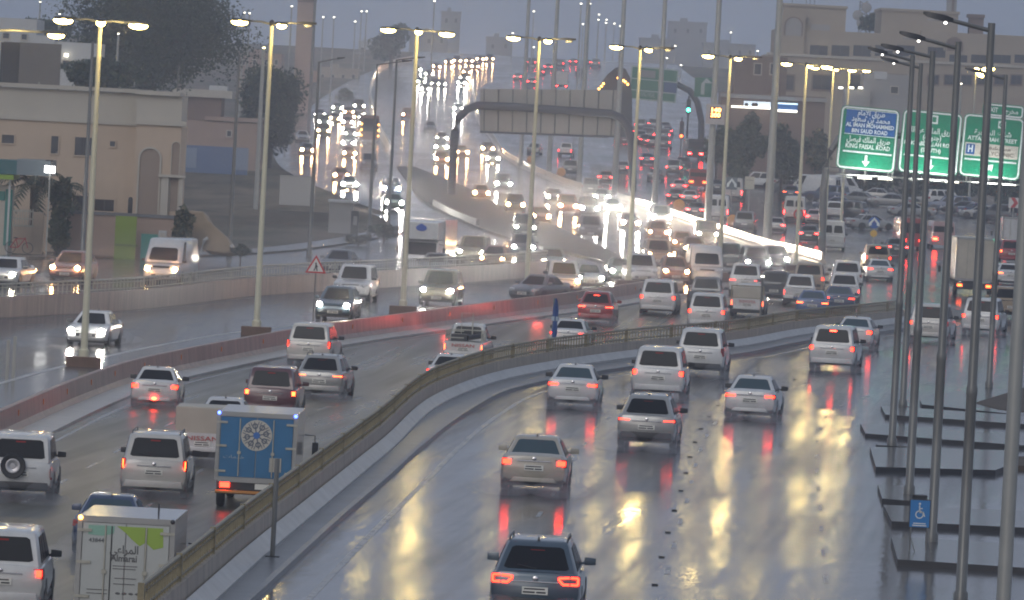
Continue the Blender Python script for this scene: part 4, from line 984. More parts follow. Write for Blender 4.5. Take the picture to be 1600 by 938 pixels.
# ------------------------------------------------------------------ street lamps, masts, signs
def headmb(L=.75):
    return MB().loft([[(-.10,-.09,-.02),(.10,-.09,-.02),(.10,.0,.05),(-.10,.0,.05)],[(-.16,L*.4,-.05),(.16,L*.4,-.05),(.13,L*.4,.08),(-.13,L*.4,.08)],[(-.15,L,-.05),(.15,L,-.05),(.12,L,.05),(-.12,L,.05)]])
def bulbmb(L=.75, b=1.0): return MB().ell((0,L*.58,-.10),.18*b,L*.44*b,.14*b,12,6)
def add_light(pos, power, col=(1,.72,.24), size=.3, spot=None):
    l=bpy.data.lights.new('lamp_light','POINT'); l.energy=power; l.color=col; l.shadow_soft_size=size
    o=bpy.data.objects.new('lamp_light',l); COL.objects.link(o); o.location=pos; return o
def street_lamp(px,py,ytop,arms,label,lay='s',up=0.0,pole=None,rad=(.14,.085),plinth=None,group=None,light=0,head=.75,bulb=1.0,name='street_lamp',lampm=None,collar=True):
    """arms: list of (dx, dy, dz, lit) head-root offsets from the pole top"""
    b=P(px,py,lay,up); s=scl(b.y); H=(py-ytop)/s*1.0
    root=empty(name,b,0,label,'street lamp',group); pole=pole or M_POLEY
    ph=0
    if plinth: 
        ph=plinth[1]; MB().box(-plinth[0]/2,plinth[0]/2,-.35,.35,-.25,ph).build('plinth',plinth[2],root,bevel=.03)
    m=MB(); n=12
    m.loft([[(r*math.cos(2*math.pi*i/n),r*math.sin(2*math.pi*i/n),z) for i in range(n)] for r,z in((rad[0]*1.5,ph),(rad[0]*1.5,ph+.25),(rad[0],ph+.3),(rad[0],ph+1.4),(rad[0]*.96,ph+1.45),(rad[1],H))])
    m.build('pole',pole,root,smooth=40)
    if collar: MB().ell((0,0,H),rad[1]*1.5,rad[1]*1.5,.16,10,6).build('collar',M_DARK,root,smooth=60)
    for dx,dy,dz,lit in arms:
        L=math.hypot(dx,dy); 
        if L>.05:
            u=Vector((dx/L,dy/L,0)); e=Vector((dx,dy,H+dz))
            am=MB(); am.tube([(0,0,H-.05),Vector((0,0,H-.05)).lerp(e,.5)+Vector((0,0,.05)),e],[.05,.045,.04],8); arm=am.build('arm',M_POLED,root,smooth=40)
            ang=math.atan2(-u.x,u.y)
        else: e=Vector((0,0,H+dz)); ang=math.pi; arm=root
        h=headmb(head).build('lamp_head',M_DARK,root,smooth=40,loc=e,rz=ang); h.rotation_euler.x=math.atan2(dz,max(L,.3))*.6 if L>.05 else 0
        if lit: bulbmb(head,bulb).build('bulb',lampm or M_LAMP,h,smooth=60)
        else: bulbmb(head,.6).build('bulb',M_HEADOFF,h,smooth=60)
    if light: add_light(b+Vector((.9,-.9,H-.35)),light)
    return root
G1='three-armed yellow lamps along the central reservation'
PL=(1.35,.42,M_BROWN)
A3=[(-.95,-.2,.02,1),(.05,-.6,.0,1),(1.0,-.1,-.02,1)]
AU=[(-.95,-.2,.05,1),(.25,-.5,.0,1),(1.15,.1,.06,0)]
ml=[(130,574,32,A3,'tall yellow lamp with three lit heads, nearest on the median at the left'),
    (400,525,36,AU,'second yellow median lamp, its right arm unlit, left of the warning triangle'),
    (629,491,47,A3,'third yellow median lamp with three lit heads, before the box truck'),
    (822,463,61,AU,'fourth yellow median lamp, behind the grey saloon'),
    (981,449,75,AU,'fifth yellow median lamp, in front of the far gantry sign'),
    (1123,436,89,AU,'sixth yellow median lamp, right of the queueing red lamps'),
    (1243,424,101,[(-.9,-.2,.05,1),(.1,-.5,.0,1),(.9,0,0,1)],'seventh yellow median lamp, near the tip of the lit barrier')]
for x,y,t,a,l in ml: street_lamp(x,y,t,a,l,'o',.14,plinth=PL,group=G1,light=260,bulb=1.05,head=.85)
for x,y,t,l in((1287,392,107,'yellow lamp beyond the barrier tip, left of the first green sign'),(1313,372,108,'yellow lamp passing in front of the left edge of the first green sign')):
    street_lamp(x,y,t,[(-1.0,-.2,.03,1),(.1,-.5,0,1),(1.0,0,0,1)],l,'s',.0,group=G1,light=420,bulb=.9,head=.9)
street_lamp(1513,330,108,[(0,-.3,0,1),(.8,0,.1,1),(.2,-.4,-.3,1)],'distant lamp with a cluster of lit heads above the third green sign','s',pole=M_POLEG,bulb=1.8,head=.9)
street_lamp(-52,606,45,[(2.1,-.3,.0,1)],'yellow lamp outside the left edge reaching one lit head into the picture','o',.14,plinth=PL,bulb=.85,head=.85,light=200)
street_lamp(372,470,78,[(.8,-.2,.0,1)],'lone lit yellow head left of the second median lamp','o',.1,pole=M_POLED,bulb=1.1,rad=(.05,.03)) if False else None
# thick pale masts that run out of the top of the picture
mt=[(1198,386,13,'thickest pale mast, right of the blue shop sign'),(1105,358,11,'pale mast carrying the orange number panel'),(1022,331,9,'pale mast left of the far junction'),(959,314,9,'pale mast through the right end of the sign panel'),(904,296,8,'pale mast behind the white box truck on the hill'),(857,279,8,'pale mast next to the fourth median lamp'),(813,262,7,'pale mast furthest up the lit barrier')]
for x,y,wp,l in mt:
    b=P(x,y,'s'); s=scl(b.y); r=wp/s/2; H=31; b.z+=0
    root=empty('high_mast',b,0,l,'lamp mast','pale high masts along the lit barrier'); m=MB(); n=14
    m.loft([[(q*math.cos(2*math.pi*i/n),q*math.sin(2*math.pi*i/n),z) for i in range(n)] for q,z in((r*1.5,-.2),(r*1.5,.5),(r*1.05,.6),(r*.95,9),(r*.9,9.1),(r*.62,H))]); m.build('pole',M_POLEG,root,smooth=40)
    for a in range(4):
        c,s_=math.cos(a*math.pi/2+.3),math.sin(a*math.pi/2+.3)
        am=MB().tube([(0,0,H-.5),(c*1.4,s_*1.4,H)],.05,8).build('arm',M_POLED,root)
        h=MB().ell((c*1.7,s_*1.7,H),.4,.4,.12,12,6).build('lamp_head',M_DARK,root,smooth=60); MB().ell((c*1.7,s_*1.7,H-.09),.32,.32,.08,12,6).build('bulb',M_LAMP,h,smooth=60)
    add_light(b+Vector((0,-1.5,H-1)),150,(1,.74,.28),.6)
# dark unlit lamps of the right-hand kerb islands
G2='dark unlit lamps standing on the right-hand kerb islands'
dl=[(1393,703,93,(1430,1353,73),'dark unlit lamp nearest the road, base on the narrow kerb left of the wheelchair sign'),
    (1420,780,87,(1453,1364,68),'dark unlit lamp whose base touches the wheelchair sign from behind'),
    (1455,856,73,(1498,1397,48),'dark unlit lamp just right of the wheelchair sign'),
    (1500,952,45,(1550,1433,17),'thickest dark unlit lamp, its foot below the picture'),
    (1410,641,105,(1446,1377,89),'slim dark unlit lamp seen between two thicker ones'),
    (1545,611,122,(1580,1510,105),'dark unlit lamp on the triangular planted island')]
for x,y,t,(xt,xa,ya),l in dl:
    b=P(x,y); s=scl(b.y); H=(y-t)/s; L=(xt-xa)/s; dz=(t-ya)/s-(xt-xa)/s*.052
    root=empty('street_lamp',b,0,l,'street lamp',G2)
    MB().box(-.5,.5,-.28,.28,-.05,.13).build('base_plate',M_BLACK,root,bevel=.01)
    m=MB(); n=12; m.loft([[(r*math.cos(2*math.pi*i/n),r*math.sin(2*math.pi*i/n),z) for i in range(n)] for r,z in((.16,.1),(.16,.35),(.12,.4),(.115,4.6),(.125,4.65),(.125,4.8),(.105,4.85),(.08,H),(.08,H+.15))]); m.build('pole',M_POLED,root,smooth=40)
    L2=L*.92
    am=MB().tube([(0,0,H-.02),(-L2*.55,0,H+dz*.5),(-L2*.62,0,H+dz*.58)],[.05,.045,.04],8).build('arm',M_POLED,root,smooth=40)
    hd=MB(); 
    def pt(t_,dy,dzz): return (-L2*t_,dy,H+dz*t_*.95+dzz)
    hd.loft([[pt(.56,-.05,-.04),pt(.56,.05,-.04),pt(.56,.05,.05),pt(.56,-.05,.05)],[pt(.66,-.1,-.06),pt(.66,.1,-.06),pt(.66,.1,.07),pt(.66,-.1,.07)],[pt(.74,-.13,-.07),pt(.74,.13,-.07),pt(.74,.1,.07),pt(.74,-.1,.07)],[pt(.93,-.13,-.05),pt(.93,.13,-.05),pt(.93,.1,.06),pt(.93,-.1,.06)],[pt(1,-.06,-.02),pt(1,.06,-.02),pt(1,.06,.04),pt(1,-.06,.04)]])
    h=hd.build('lamp_head',M_DARK,root,smooth=40); MB().box(-L2*.93,-L2*.76,-.09,.09,H+dz*.78-.1,H+dz*.78-.07).build('lens',M_HEADOFF,h)
    MB().ell(pt(.67,0,-.09),.04,.04,.03,8,5).build('pilot_lamp',emat('pilot',(1,.95,.85),6),h)
# pale thick pole at the right edge and the tip of one more lamp arm
b=P(1566,975); s=scl(b.y); root=empty('street_lamp',b,0,'pale thick lamp pole cut by the right edge of the picture','street lamp')
m=MB(); n=14; m.loft([[(r*math.cos(2*math.pi*i/n),r*math.sin(2*math.pi*i/n),z) for i in range(n)] for r,z in((.2,0),(.2,.4),(.155,.45),(.15,5.8),(.12,13.2))]); m.build('pole',M_POLEG,root,smooth=40)
MB().tube([(0,0,13.1),(-.55,0,13.35),(-1.1,0,13.6)],[.06,.05,.04],8).build('arm',M_POLED,root)
MB().loft([[(-1.0,-.1,13.5),(-1.0,.1,13.5),(-1.0,.1,13.62),(-1.0,-.1,13.62)],[(-1.6,-.14,13.68),(-1.6,.14,13.68),(-1.6,.1,13.82),(-1.6,-.1,13.82)],[(-1.9,-.05,13.8),(-1.9,.05,13.8),(-1.9,.05,13.86),(-1.9,-.05,13.86)]]).build('lamp_head',M_DARK,root)
# slim dark lamps of the side road, arms to the right, unlit
sd=[(128,408,65,0,0,'slim dark pole in front of the beige building beside the nearest median lamp'),(358,402,85,0,0,'slim dark pole standing before the fallen beige slab'),(483,402,96,40,8,'slim dark lamp with a right-pointing arm behind the warning triangle'),(576,372,100,54,8,'slim dark lamp left of the pair beyond the side road'),(606,366,93,44,6,'slim dark lamp right of the pair beyond the side road')]
for x,y,t,ap,rise,l in sd:
    b=P(x,y); s=scl(b.y); H=(y-t)/s; root=empty('street_lamp',b,0,l,'street lamp'); m=MB(); n=10
    m.loft([[(r*math.cos(2*math.pi*i/n),r*math.sin(2*math.pi*i/n),z) for i in range(n)] for r,z in((.2,0),(.2,.5),(.14,.6),(.08,H))]); m.build('pole',M_POLED,root,smooth=40)
    if ap:
        L=ap/s; e=Vector((L,0,H+rise/s)); MB().tube([(0,0,H-.05),(L*.5,0,H+rise/s*.5),e],[.06,.05,.04],8).build('arm',M_POLED,root)
        MB().loft([[(L*.7,-.08,e.z-.16),(L*.7,.08,e.z-.16),(L*.7,.08,e.z),(L*.7,-.08,e.z)],[(L,-.06,e.z-.04),(L,.06,e.z-.04),(L,.06,e.z+.04),(L,-.06,e.z+.04)]]).build('lamp_head',M_DARK,root)
b=P(482,205); root=empty('street_lamp',b,0,'very tall dark pole rising out of the picture right of the pink tower','street lamp'); MB().tube([(0,0,0),(0,0,24)],[.28,.16],10).build('pole',M_POLED,root,smooth=40)
MB().tube([(0,0,24),(1.6,0,24.5)],.06,6).build('arm',M_POLED,root)
# thin kerb posts beside the wall
for x,y,t,kind,l in((425,880,716,'',"thin dark post on the kerb slab in front of the blue box truck"),(861,578,466,'flag','thin dark post flying a furled blue banner'),(1186,537,432,'lamp','dark blue post with a small white lamp on top above the railing')):
    b=P(x,y); s=scl(b.y); H=(y-t)/s; root=empty('kerb_post',b,0,l,'post')
    MB().box(-.16,.16,-.12,.12,.0,.16).build('foot',M_DARK,root); MB().tube([(0,0,.1),(0,0,H)],.055,8).build('pole',M_POLED,root,smooth=40)
    if kind=='flag':
        f=MB(); 
        rings=[]
        for z,wd_ in((H,.05),(H-.12,.10),(H-.5,.17),(H-.95,.13),(H-1.35,.16),(H-1.6,.09)): rings.append([(.06+wd_*math.cos(a*math.pi/4)*(1 if a%2 else .6),.06*math.sin(a*math.pi/4)*(1 if a%2 else 2),z) for a in range(8)])
        f.loft(rings).build('banner',pmat('banner_blue',(.03,.09,.30),.6,noise=.4,nscale=6),root,smooth=60)
        MB().loft([[(.06+.15*math.cos(a*math.pi/4),.11*math.sin(a*math.pi/4),z) for a in range(8)] for z in(H-.72,H-.9)]).build('band',pmat('banner_pale',(.4,.48,.55),.6),root)
    if kind=='lamp':
        MB().ell((0,0,H),.09,.09,.05,10,6).build('bulb',M_LAMPW,root)
# pedestrian warning sign
b=P(489,506,'o',.14); s=scl(b.y); H=(506-403)/s; root=empty('warning_sign',b,0,'red-edged white triangle with a walking figure on a thin dark post','traffic sign')
MB().tube([(0,0,0),(0,0,H-.7)],.04,8).build('pole',M_POLED,root)
M_SR=pmat('sign_red',(.55,.03,.03),.4); M_SW=pmat('sign_white',(.72,.70,.66),.4); M_SB=pmat('sign_black',(.02,.02,.02),.5); M_SBL=pmat('sign_blue',(.02,.12,.42),.4)
def tri(r,y,t): 
    return MB().prism([(-r,-.58*r),(r,-.58*r),(0,1.15*r)],t,lambda u,v,w:(u,y+w,H-.68+v+.25))
tri(.50,-.07,.02).build('panel',M_SR,root,bevel=.008); tri(.37,-.08,.01).build('panel_face',M_SW,root)
pg=MB(); z=H-.43
pg.ell((0,-.085,z+.17),.045,.008,.045,8,5); pg.prism([(-.04,z-.02),(.05,z-.02),(.05,z+.12),(-.03,z+.12)],.006,lambda u,v,w:(u,-.085-w,v)); pg.prism([(-.03,z),(.02,z),(-.06,z-.19),(-.11,z-.17)],.006,lambda u,v,w:(u,-.085-w,v)); pg.prism([(.0,z),(.05,z),(.10,z-.17),(.05,z-.19)],.006,lambda u,v,w:(u,-.085-w,v)); pg.prism([(.04,z+.11),(.11,z+.0),(.08,z-.02),(.02,z+.07)],.006,lambda u,v,w:(u,-.085-w,v))
pg.build('walking_figure',M_SB,root)
# double pale marker post at the left edge
b=P(14,622,'m',.1); s=scl(b.y); b2=P(14,622,'m',.1); root=empty('marker_post',b,0,'pair of pale steel posts joined together at the left edge of the median','post'); H=97/s
for x in(-.12,.12): MB().box(x-.06,x+.06,-.06,.06,0,H if x>0 else H-.15).build('post',M_POLEG,root,bevel=.01)
MB().box(-.3,.3,-.2,.2,-.05,.08).build('foot',M_POLED,root)
# wheelchair sign
b=P(1434,862,up=.16); s=scl(b.y); root=empty('parking_sign',b,0,'blue wheelchair parking sign on a two-legged frame by the kerb island','traffic sign')
zt=(862-779)/s-.02; zb_=(862-825)/s; wq=.235
for k in(-1,1):
    MB().tube([(k*.2,0,0),(k*.2,0,zt)],.018,6).build('leg',M_POLED,root); MB().tube([(k*.2,0,.35),(k*.2+.12,-.1,0)],.014,6).build('brace',M_POLED,root)
MB().box(-wq-.02,wq+.02,-.01,.02,zb_,zt).build('frame',M_DARK,root); MB().box(-wq,wq,-.03,-.01,zb_+.02,zt-.02).build('panel',pmat('parking_blue',(.03,.20,.50),.35),root)
M_WT=pmat('sign_letters',(.75,.76,.74),.4); wc=MB(); zc=(zt+zb_)/2+.05
disc(wc,-.01,zc-.07,.10,-.032,.006,20,0,.075)
wc.ell((-.01,-.036,zc+.19),.028,.006,.028,8,5)
for poly in([(-.03,zc+.15),(0,zc+.15),(.01,zc-.02),(-.02,zc-.02)],[(-.02,zc+.0),(.07,zc+.0),(.07,zc-.03),(-.02,zc-.03)],[(.06,zc),(.09,zc),(.13,zc-.11),(.10,zc-.12)],[(-.01,zc+.09),(.06,zc+.09),(.06,zc+.065),(-.01,zc+.065)]): wc.prism(poly,.006,lambda u,v,w:(u,-.032-w,v))
wc.build('wheelchair_symbol',M_WT,root)
ln=MB()
for z_,a in((zb_+.11,.15),(zb_+.06,.17)): ln.box(-a,a,-.036,-.031,z_-.012,z_+.012)
ln.build('small_print',M_WT,root)
# ---- big green gantry at the right
SIGNW=150
M_SG=pmat('sign_green',(.0,.26,.13),.35); M_SGB=pmat('sign_route_blue',(.01,.13,.42),.35); M_SWH=pmat('sign_reflective_white',(.8,.85,.82),.4); M_SGD=pmat('sign_green_far',(.01,.17,.10),.45)
for mm,c,sg in((M_SG,(0,.5,.26),.16),(M_SGB,(.02,.2,.7),.12)):   # signs are lit by their own lamps below
    pass
gb=P(1285,394); gy=gb.y; s=scl(gy)
root=empty('sign_gantry',gb,0,'grey tubular gantry curving over the road behind the green signs','sign gantry')
def GX(px,py): 
    v=W(px,py,gy); return Vector((v.x-gb.x,0,v.z-gb.z))
M_PIPE=pmat('gantry_grey',(.22,.22,.21),.45,metal=.2,noise=.2,nscale=1)
pts=[Vector((0,0,-.2)),GX(1287,300),GX(1291,262),GX(1299,235),GX(1312,215),GX(1335,208),GX(1400,212),GX(1640,226)]
for p in pts: p.y=.55
MB().tube(pts,[.32,.30,.28,.27,.26,.25,.25,.25],12).build('arch_pipe',M_PIPE,root,smooth=50)
wk=MB(); a,b_=GX(1306,272),GX(1630,291)
for dy in(-.5,-1.1): wk.tube([a+Vector((0,dy,-.0)),b_+Vector((0,dy,0))],.06,6)
wk.build('catwalk',M_POLEG,root)
for x in(1318,1352,1388,1395,1416,1448,1487,1511,1545,1580):
    p=GX(x,268); MB().box(p.x-.07,p.x+.07,.0,.3,p.z-.9,p.z+.9).build('bracket',M_POLEG,root)
for x0 in(1320,1350,1382,1422,1462,1486,1545,1575):
    p=GX(x0,277+(x0-1320)*.045); MB().tube([p+Vector((-.55,-1.1,0)),p+Vector((.55,-1.1,0))],.05,6).build('sign_lamp',M_LAMPW if x0 in(1350,1382,1486,1575) else M_POLEG,root)
for x,zz in((1356,272),(1453,276),(1549,284)):
    p=GX(x,zz)+gb; l=bpy.data.lights.new('sign_light','AREA'); l.energy=SIGNW; l.size=3.2; l.size_y=.3; l.shape='RECTANGLE'; l.color=(.95,1,.95)
    lo_=bpy.data.objects.new('sign_light',l); COL.objects.link(lo_); lo_.location=p+Vector((0,-1.7,-.2)); lo_.rotation_euler=(R(142),0,0)
SW=0
def rrect(x0,x1,z0,z1,r,n=5):
    pts=[]
    for cx,cz,a0 in((x1-r,z1-r,0),(x0+r,z1-r,90),(x0+r,z0+r,180),(x1-r,z0+r,270)):
        for i in range(n+1):
            a=R(a0+90*i/n); pts.append((cx+r*math.cos(a),cz+r*math.sin(a)))
    return pts
def sign(px0,px1,py0,py1,label,tilt=.045,name='direction_sign',r=.45,mat=None):
    c=GX((px0+px1)/2,(py0+py1)/2); wd_=(px1-px0)/s; ht=(py1-py0)/s
    o=empty(name,gb+c+Vector((0,-.05,0)),0,label,'direction sign','green direction signs on the right-hand gantry'); o.rotation_euler.y=tilt
    MB().prism(rrect(-wd_/2,wd_/2,-ht/2,ht/2,r),.06,lambda u,v,w:(u,w,v)).build('panel',mat or M_SG,o)
    q=MB(); e1=rrect(-wd_/2+.06,wd_/2-.06,-ht/2+.06,ht/2-.06,r-.05); e2=rrect(-wd_/2+.20,wd_/2-.20,-ht/2+.20,ht/2-.20,r-.17)
    n=len(e1); q.add([(u,-.0,v) for u,v in e1]+[(u,-.0,v) for u,v in e2]+[(u,-.025,v) for u,v in e1]+[(u,-.025,v) for u,v in e2],[f for j in range(n) for k in [(j+1)%n] for f in((2*n+j,2*n+k,3*n+k,3*n+j),(j,k,2*n+k,2*n+j),(n+j,n+k,3*n+k,3*n+j))])
    q.build('border',M_SWH,o); return o,wd_,ht
def bar(o,x0,x1,z,h=.07): MB().box(x0,x1,-.03,-.002,z-h,z+h).build('divider',M_SWH,o)
def arrow(o,x,z,ang,k=1.0):
    q=MB(); q.prism([(-.13*k,.55*k),(.13*k,.55*k),(.13*k,-.05*k),(.42*k,-.05*k),(0,-.6*k),(-.42*k,-.05*k),(-.13*k,-.05*k)],.03,lambda u,v,w:(u*math.cos(ang)-v*math.sin(ang)+x,-w-.002,u*math.sin(ang)+v*math.cos(ang)+z)); q.build('arrow',M_SWH,o)
TL=lambda o,t,sz,x,z,w_=None,b=.014: text('lettering',t,sz,M_SWH,o,(x,-.012,z),width=w_,bold=b,ext=.01)
o,w_,h_=sign(1310,1402,168,267,'green and blue sign reading King Faisal Road, leftmost of the three large ones')
MB().box(-w_/2+.45,w_/2-.25,-.015,-.0,.30,h_/2-.28).build('route_panel',M_SGB,o)
q=MB()
for a in((-w_/2+.42,w_/2-.22,.27,.32),(-w_/2+.42,w_/2-.22,h_/2-.30,h_/2-.25)): q.box(a[0],a[1],-.028,-.002,a[2],a[3])
q.build('route_border',M_SWH,o)
TL(o,arabic('طريق الإمام'),.62,.1,2.05,2.2); TL(o,arabic('محمد بن سعود'),.62,.1,1.55,3.1); TL(o,'AL IMAN MOHAMMED',.46,.08,1.04,3.9); TL(o,'BIN SAUD ROAD',.46,.08,.58,2.9)
TL(o,arabic('طريق الملك فيصل'),.62,.05,-.10,3.5); TL(o,'KING FAISAL ROAD',.50,.05,-.66,3.6); bar(o,-w_/2+.45,w_/2-.35,-1.12); arrow(o,0,-1.76,0,.8)
o,w_,h_=sign(1407,1500,174,273,'green sign reading King Abdullah Road (South), middle of the three large ones')
mb_=MB(); mb_.box(-.15,.45,-.02,0,1.55,2.25); mb_.build('hospital_symbol',M_SWH,o); MB().box(0,.3,-.03,-.02,1.7,2.1).build('symbol_mark',M_SG,o)
TL(o,arabic('طريق الملك عبدالله'),.62,0,.95,3.8); TL(o,arabic('(جنوب)'),.58,.1,.42,1.5); TL(o,'KING ABDULLAH ROAD',.46,0,-.12,4.2); TL(o,'(SOUTH)',.46,.1,-.62,1.6); bar(o,-w_/2+.35,w_/2-.35,-1.12); arrow(o,.15,-1.76,0,.8)
o,w_,h_=sign(1502,1597,181,279,'green sign reading Attakhrah Street with a hospital panel, rightmost of the three large ones')
TL(o,arabic('شارع التخصصي' if False else 'شارع الشجرة'),.58,0,1.1,3.0); TL(o,'ATTAKHRAH STREET',.46,0,.58,4.0)
MB().box(-w_/2+.3,w_/2-.3,-.018,0,-.85,.22).build('hospital_panel',pmat('panel_cream',(.62,.58,.50),.4),o); MB().box(-w_/2+.4,-w_/2+1.1,-.03,-.018,-.72,.10).build('hospital_square',M_SGB,o)
t=TL(o,'H',.75,-w_/2+.75,-.31,.4,.03); t.location.y=-.04
for t_,z,sz in((arabic('مستشفى قوى الأمن') if False else arabic('مستشفى'),-.08,.42),('POLYCLINIC',-.55,.42)):
    q_=text('lettering',t_,sz,pmat('ink_brown',(.15,.11,.08),.6),o,(.45,-.03,z),width=2.7 if z<-.2 else 2.2,bold=.005)
mb_=MB(); mb_.box(.35,.95,-.02,0,1.55,2.15); mb_.build('symbol_square',M_SWH,o); sq=MB(); disc(sq,.65,1.85,.22,-.02,.012,16,0,.12); sq.build('symbol_ring',M_SG,o)
q=MB(); disc(q,-.6,1.85,.24,-.0,.02,16,0,.16); q.build('symbol_ring',M_SWH,o)
bar(o,-w_/2+.35,w_/2-.35,-1.12); arrow(o,-.1,-1.76,R(135),.85)
o,w_,h_=sign(1535,1600,163,184,'small green EXIT tab on top of the rightmost large sign',r=.3)
TL(o,'EXIT',.55,-w_/2+.85,0,.8); TL(o,arabic('مخرج'),.55,w_/2-1.0,0,1.1)
# ---- arched gantry with the back of a sign panel
ga=P(705,306); gr_=P(985,262); gy2=ga.y
root=empty('sign_gantry',ga,0,'dark arched pipe gantry holding a wide sign panel seen from behind','sign gantry')
def G2(px,py,dy=0): 
    v=W(px,py,gy2); return Vector((v.x-ga.x,dy,v.z-ga.z))
M_PIPD=pmat('gantry_dark',(.055,.055,.07),.5)
MB().tube([Vector((0,0,-.1)),G2(708,250),G2(711,205),G2(716,186),G2(728,172),G2(746,165),G2(800,167),G2(900,174),G2(955,178),G2(970,184),G2(982,200),G2(987,225),G2(988,300)],.42,12).build('arch_pipe',M_PIPD,root,smooth=50)
pn=MB(); q=[G2(750,139,.6),G2(964,141,.6),G2(960,212,.6),G2(750,205,.6)]
pn.loft([[p for p in q],[p+Vector((0,.12,0)) for p in q]]).build('sign_panel',pmat('panel_back',(.34,.32,.29),.5,noise=.12,nscale=.6),root)
rb=MB()
for i in range(10):
    t=.03+i*.105; a=q[0].lerp(q[1],t); b_=q[3].lerp(q[2],t); rb.tube([a+Vector((0,-.06,0)),b_+Vector((0,-.06,0))],.07,4)
rb.build('panel_rib',pmat('rib_grey',(.15,.15,.15),.5),root)
a,b_=G2(750,206,-.6),G2(950,214,-.6); MB().tube([a,b_],.12,6).build('catwalk',M_PIPD,root)
# far green sign on its own arch
fy=P(1090,232).y; fb=P(1095,240)
def G3(px,py,dy=0): 
    v=W(px,py,fb.y); return Vector((v.x-fb.x,dy,v.z-fb.z))
root=empty('sign_gantry',fb,0,'dark pipe arch at the far junction carrying the hazy green board','sign gantry')
MB().tube([Vector((0,0,0)),G3(1096,190),G3(1090,160),G3(1078,142),G3(1058,132),G3(990,128)],.45,10).build('arch_pipe',M_PIPD,root,smooth=50)
so_=scl(fb.y)
o=empty('direction_sign',fb+G3(1021,132,-.8),0,'hazy green board with four panels beyond the fifth median lamp','direction sign'); wd_=74/so_; ht=52/so_; o.rotation_euler.y=.045
MB().box(-wd_/2,wd_/2,0,.12,-ht/2,ht/2).build('panel',M_SGD,o)
M_SF=pmat('sign_pale_far',(.45,.5,.48),.5)
q=MB()
for z in(-ht/2+.1,-ht*.22,ht*.12,ht/2-.1): q.box(-wd_/2,wd_/2,-.03,0,z-.07,z+.07)
for x in(-wd_/2+.1,wd_/2-.1): q.box(x-.07,x+.07,-.03,0,-ht/2,ht/2)
q.build('border',M_SF,o); MB().box(wd_*.22,wd_*.49,-.035,-.03,-ht*.2,ht*.10).build('route_panel',pmat('far_blue',(.03,.08,.22),.5),o); MB().box(-wd_*.32,wd_*.02,-.035,-.0,ht*.18,ht*.4).build('route_panel',pmat('far_grey',(.25,.25,.25),.5),o)
t=text('lettering','KING FAISAL',1.0,M_SF,o,(-wd_*.1,-.04,-ht*.33),width=wd_*.3)
o=empty('direction_sign',fb+G3(1103,137,-.8),0,'second hazy green board right of the far pipe arch','direction sign'); MB().box(-18/so_,18/so_,0,.12,-15/so_,15/so_).build('panel',M_SGD,o); ar=MB(); ar.prism([(-.5,-1.0),(.0,-1.0),(.0,.6),(1.1,.6),(.2,1.3),(-.5,.5)],.05,lambda u,v,w:(u-.2,-w,v)); ar.build('arrow',M_SF,o)
MB().tube([G3(0,0)*0+Vector((0,0,0)),Vector((0,0,.1))],.1,6) 
# orange number panel on the second mast
b=P(1105,358); v=W(1118,178,b.y-.8); o=empty('speed_display',v,0,'lit orange number panel fixed to a pale mast','display'); MB().box(-.85,.85,0,.2,-.95,.85).build('housing',pmat('housing_grey',(.45,.42,.42),.5),o); MB().box(-.5,.5,-.03,0,-.45,.60).build('frame',M_SB,o)
for z,t in((.32,'140'),(-.14,'300')): text('number',t,.5,emat('digit_orange',(1,.35,.06),14),o,(0,-.05,z),width=.85,bold=.02)
# small signs
def post_sign(px,py,ytop,label,fn,lay='s',pole=None):
    b=P(px,py,lay); s_=scl(b.y); H=(py-ytop)/s_; o=empty('road_sign',b,0,label,'traffic sign'); MB().tube([(0,0,0),(0,0,H)],.07,8).build('pole',pole or M_POLEG,o); fn(o,H,s_); return o
def keep(o,H,s_,yel=True):
    q=MB(); disc(q,0,H,9/s_,-.08,.04,24); q.build('panel',M_SBL,o)
    for k in(-1,1): MB().prism([(0,.20),(0,.42),(k*.42,-.05),(k*.42,-.28),(k*.2,-.22),(k*.2,-.05)],.02,lambda u,v,w:(u,-.14-w,H+v)).build('arrow',M_SWH,o)
    if yel: q=MB(); disc(q,0,H-17/s_,5.5/s_,-.08,.03,20); q.build('reflector_disc',pmat('disc_yellow',(.72,.42,.05),.4),o)
post_sign(1363,402,348,'round blue sign with white arrows above a yellow disc, in the right-hand road',keep)
def keep2(o,H,s_):
    for k in(-1,1): MB().prism([(0,.25),(0,.55),(k*.5,-.05),(k*.5,-.40),(k*.25,-.3),(k*.25,-.1)],.03,lambda u,v,w:(u,-.14-w,H+v)).build('arrow',M_SWH,o)
    MB().box(-.55,.55,-.12,-.06,H-.6,H+.6).build('panel',pmat('slate',(.10,.13,.16),.4),o)
post_sign(1141,330,287,'dark sign with a white arrow head between the sixth median lamp and the cream notice',keep2)
post_sign(1169,330,286,'cream notice board on a post beyond the lit barrier',lambda o,H,s_:(MB().box(-7.5/s_,7.5/s_,-.1,-.02,H-10/s_,H+10/s_).build('panel',pmat('notice',(.55,.52,.42),.5),o),MB().box(-5.5/s_,5.5/s_,-.105,-.1,H+4/s_,H+4.6/s_).build('small_print',M_SB,o)))
def chev(o,H,s_):
    MB().box(-8/s_,8/s_,-.12,-.05,H-8/s_,H+8/s_).build('panel',M_SW,o); MB().prism([(-.3,.5),(.1,.5),(.45,0),(.1,-.5),(-.3,-.5),(.05,0)],.03,lambda u,v,w:(u,-.12-w,H+v)).build('chevron',M_SR,o)
post_sign(1582,350,317,'square white sign with a red chevron at the right edge',chev)
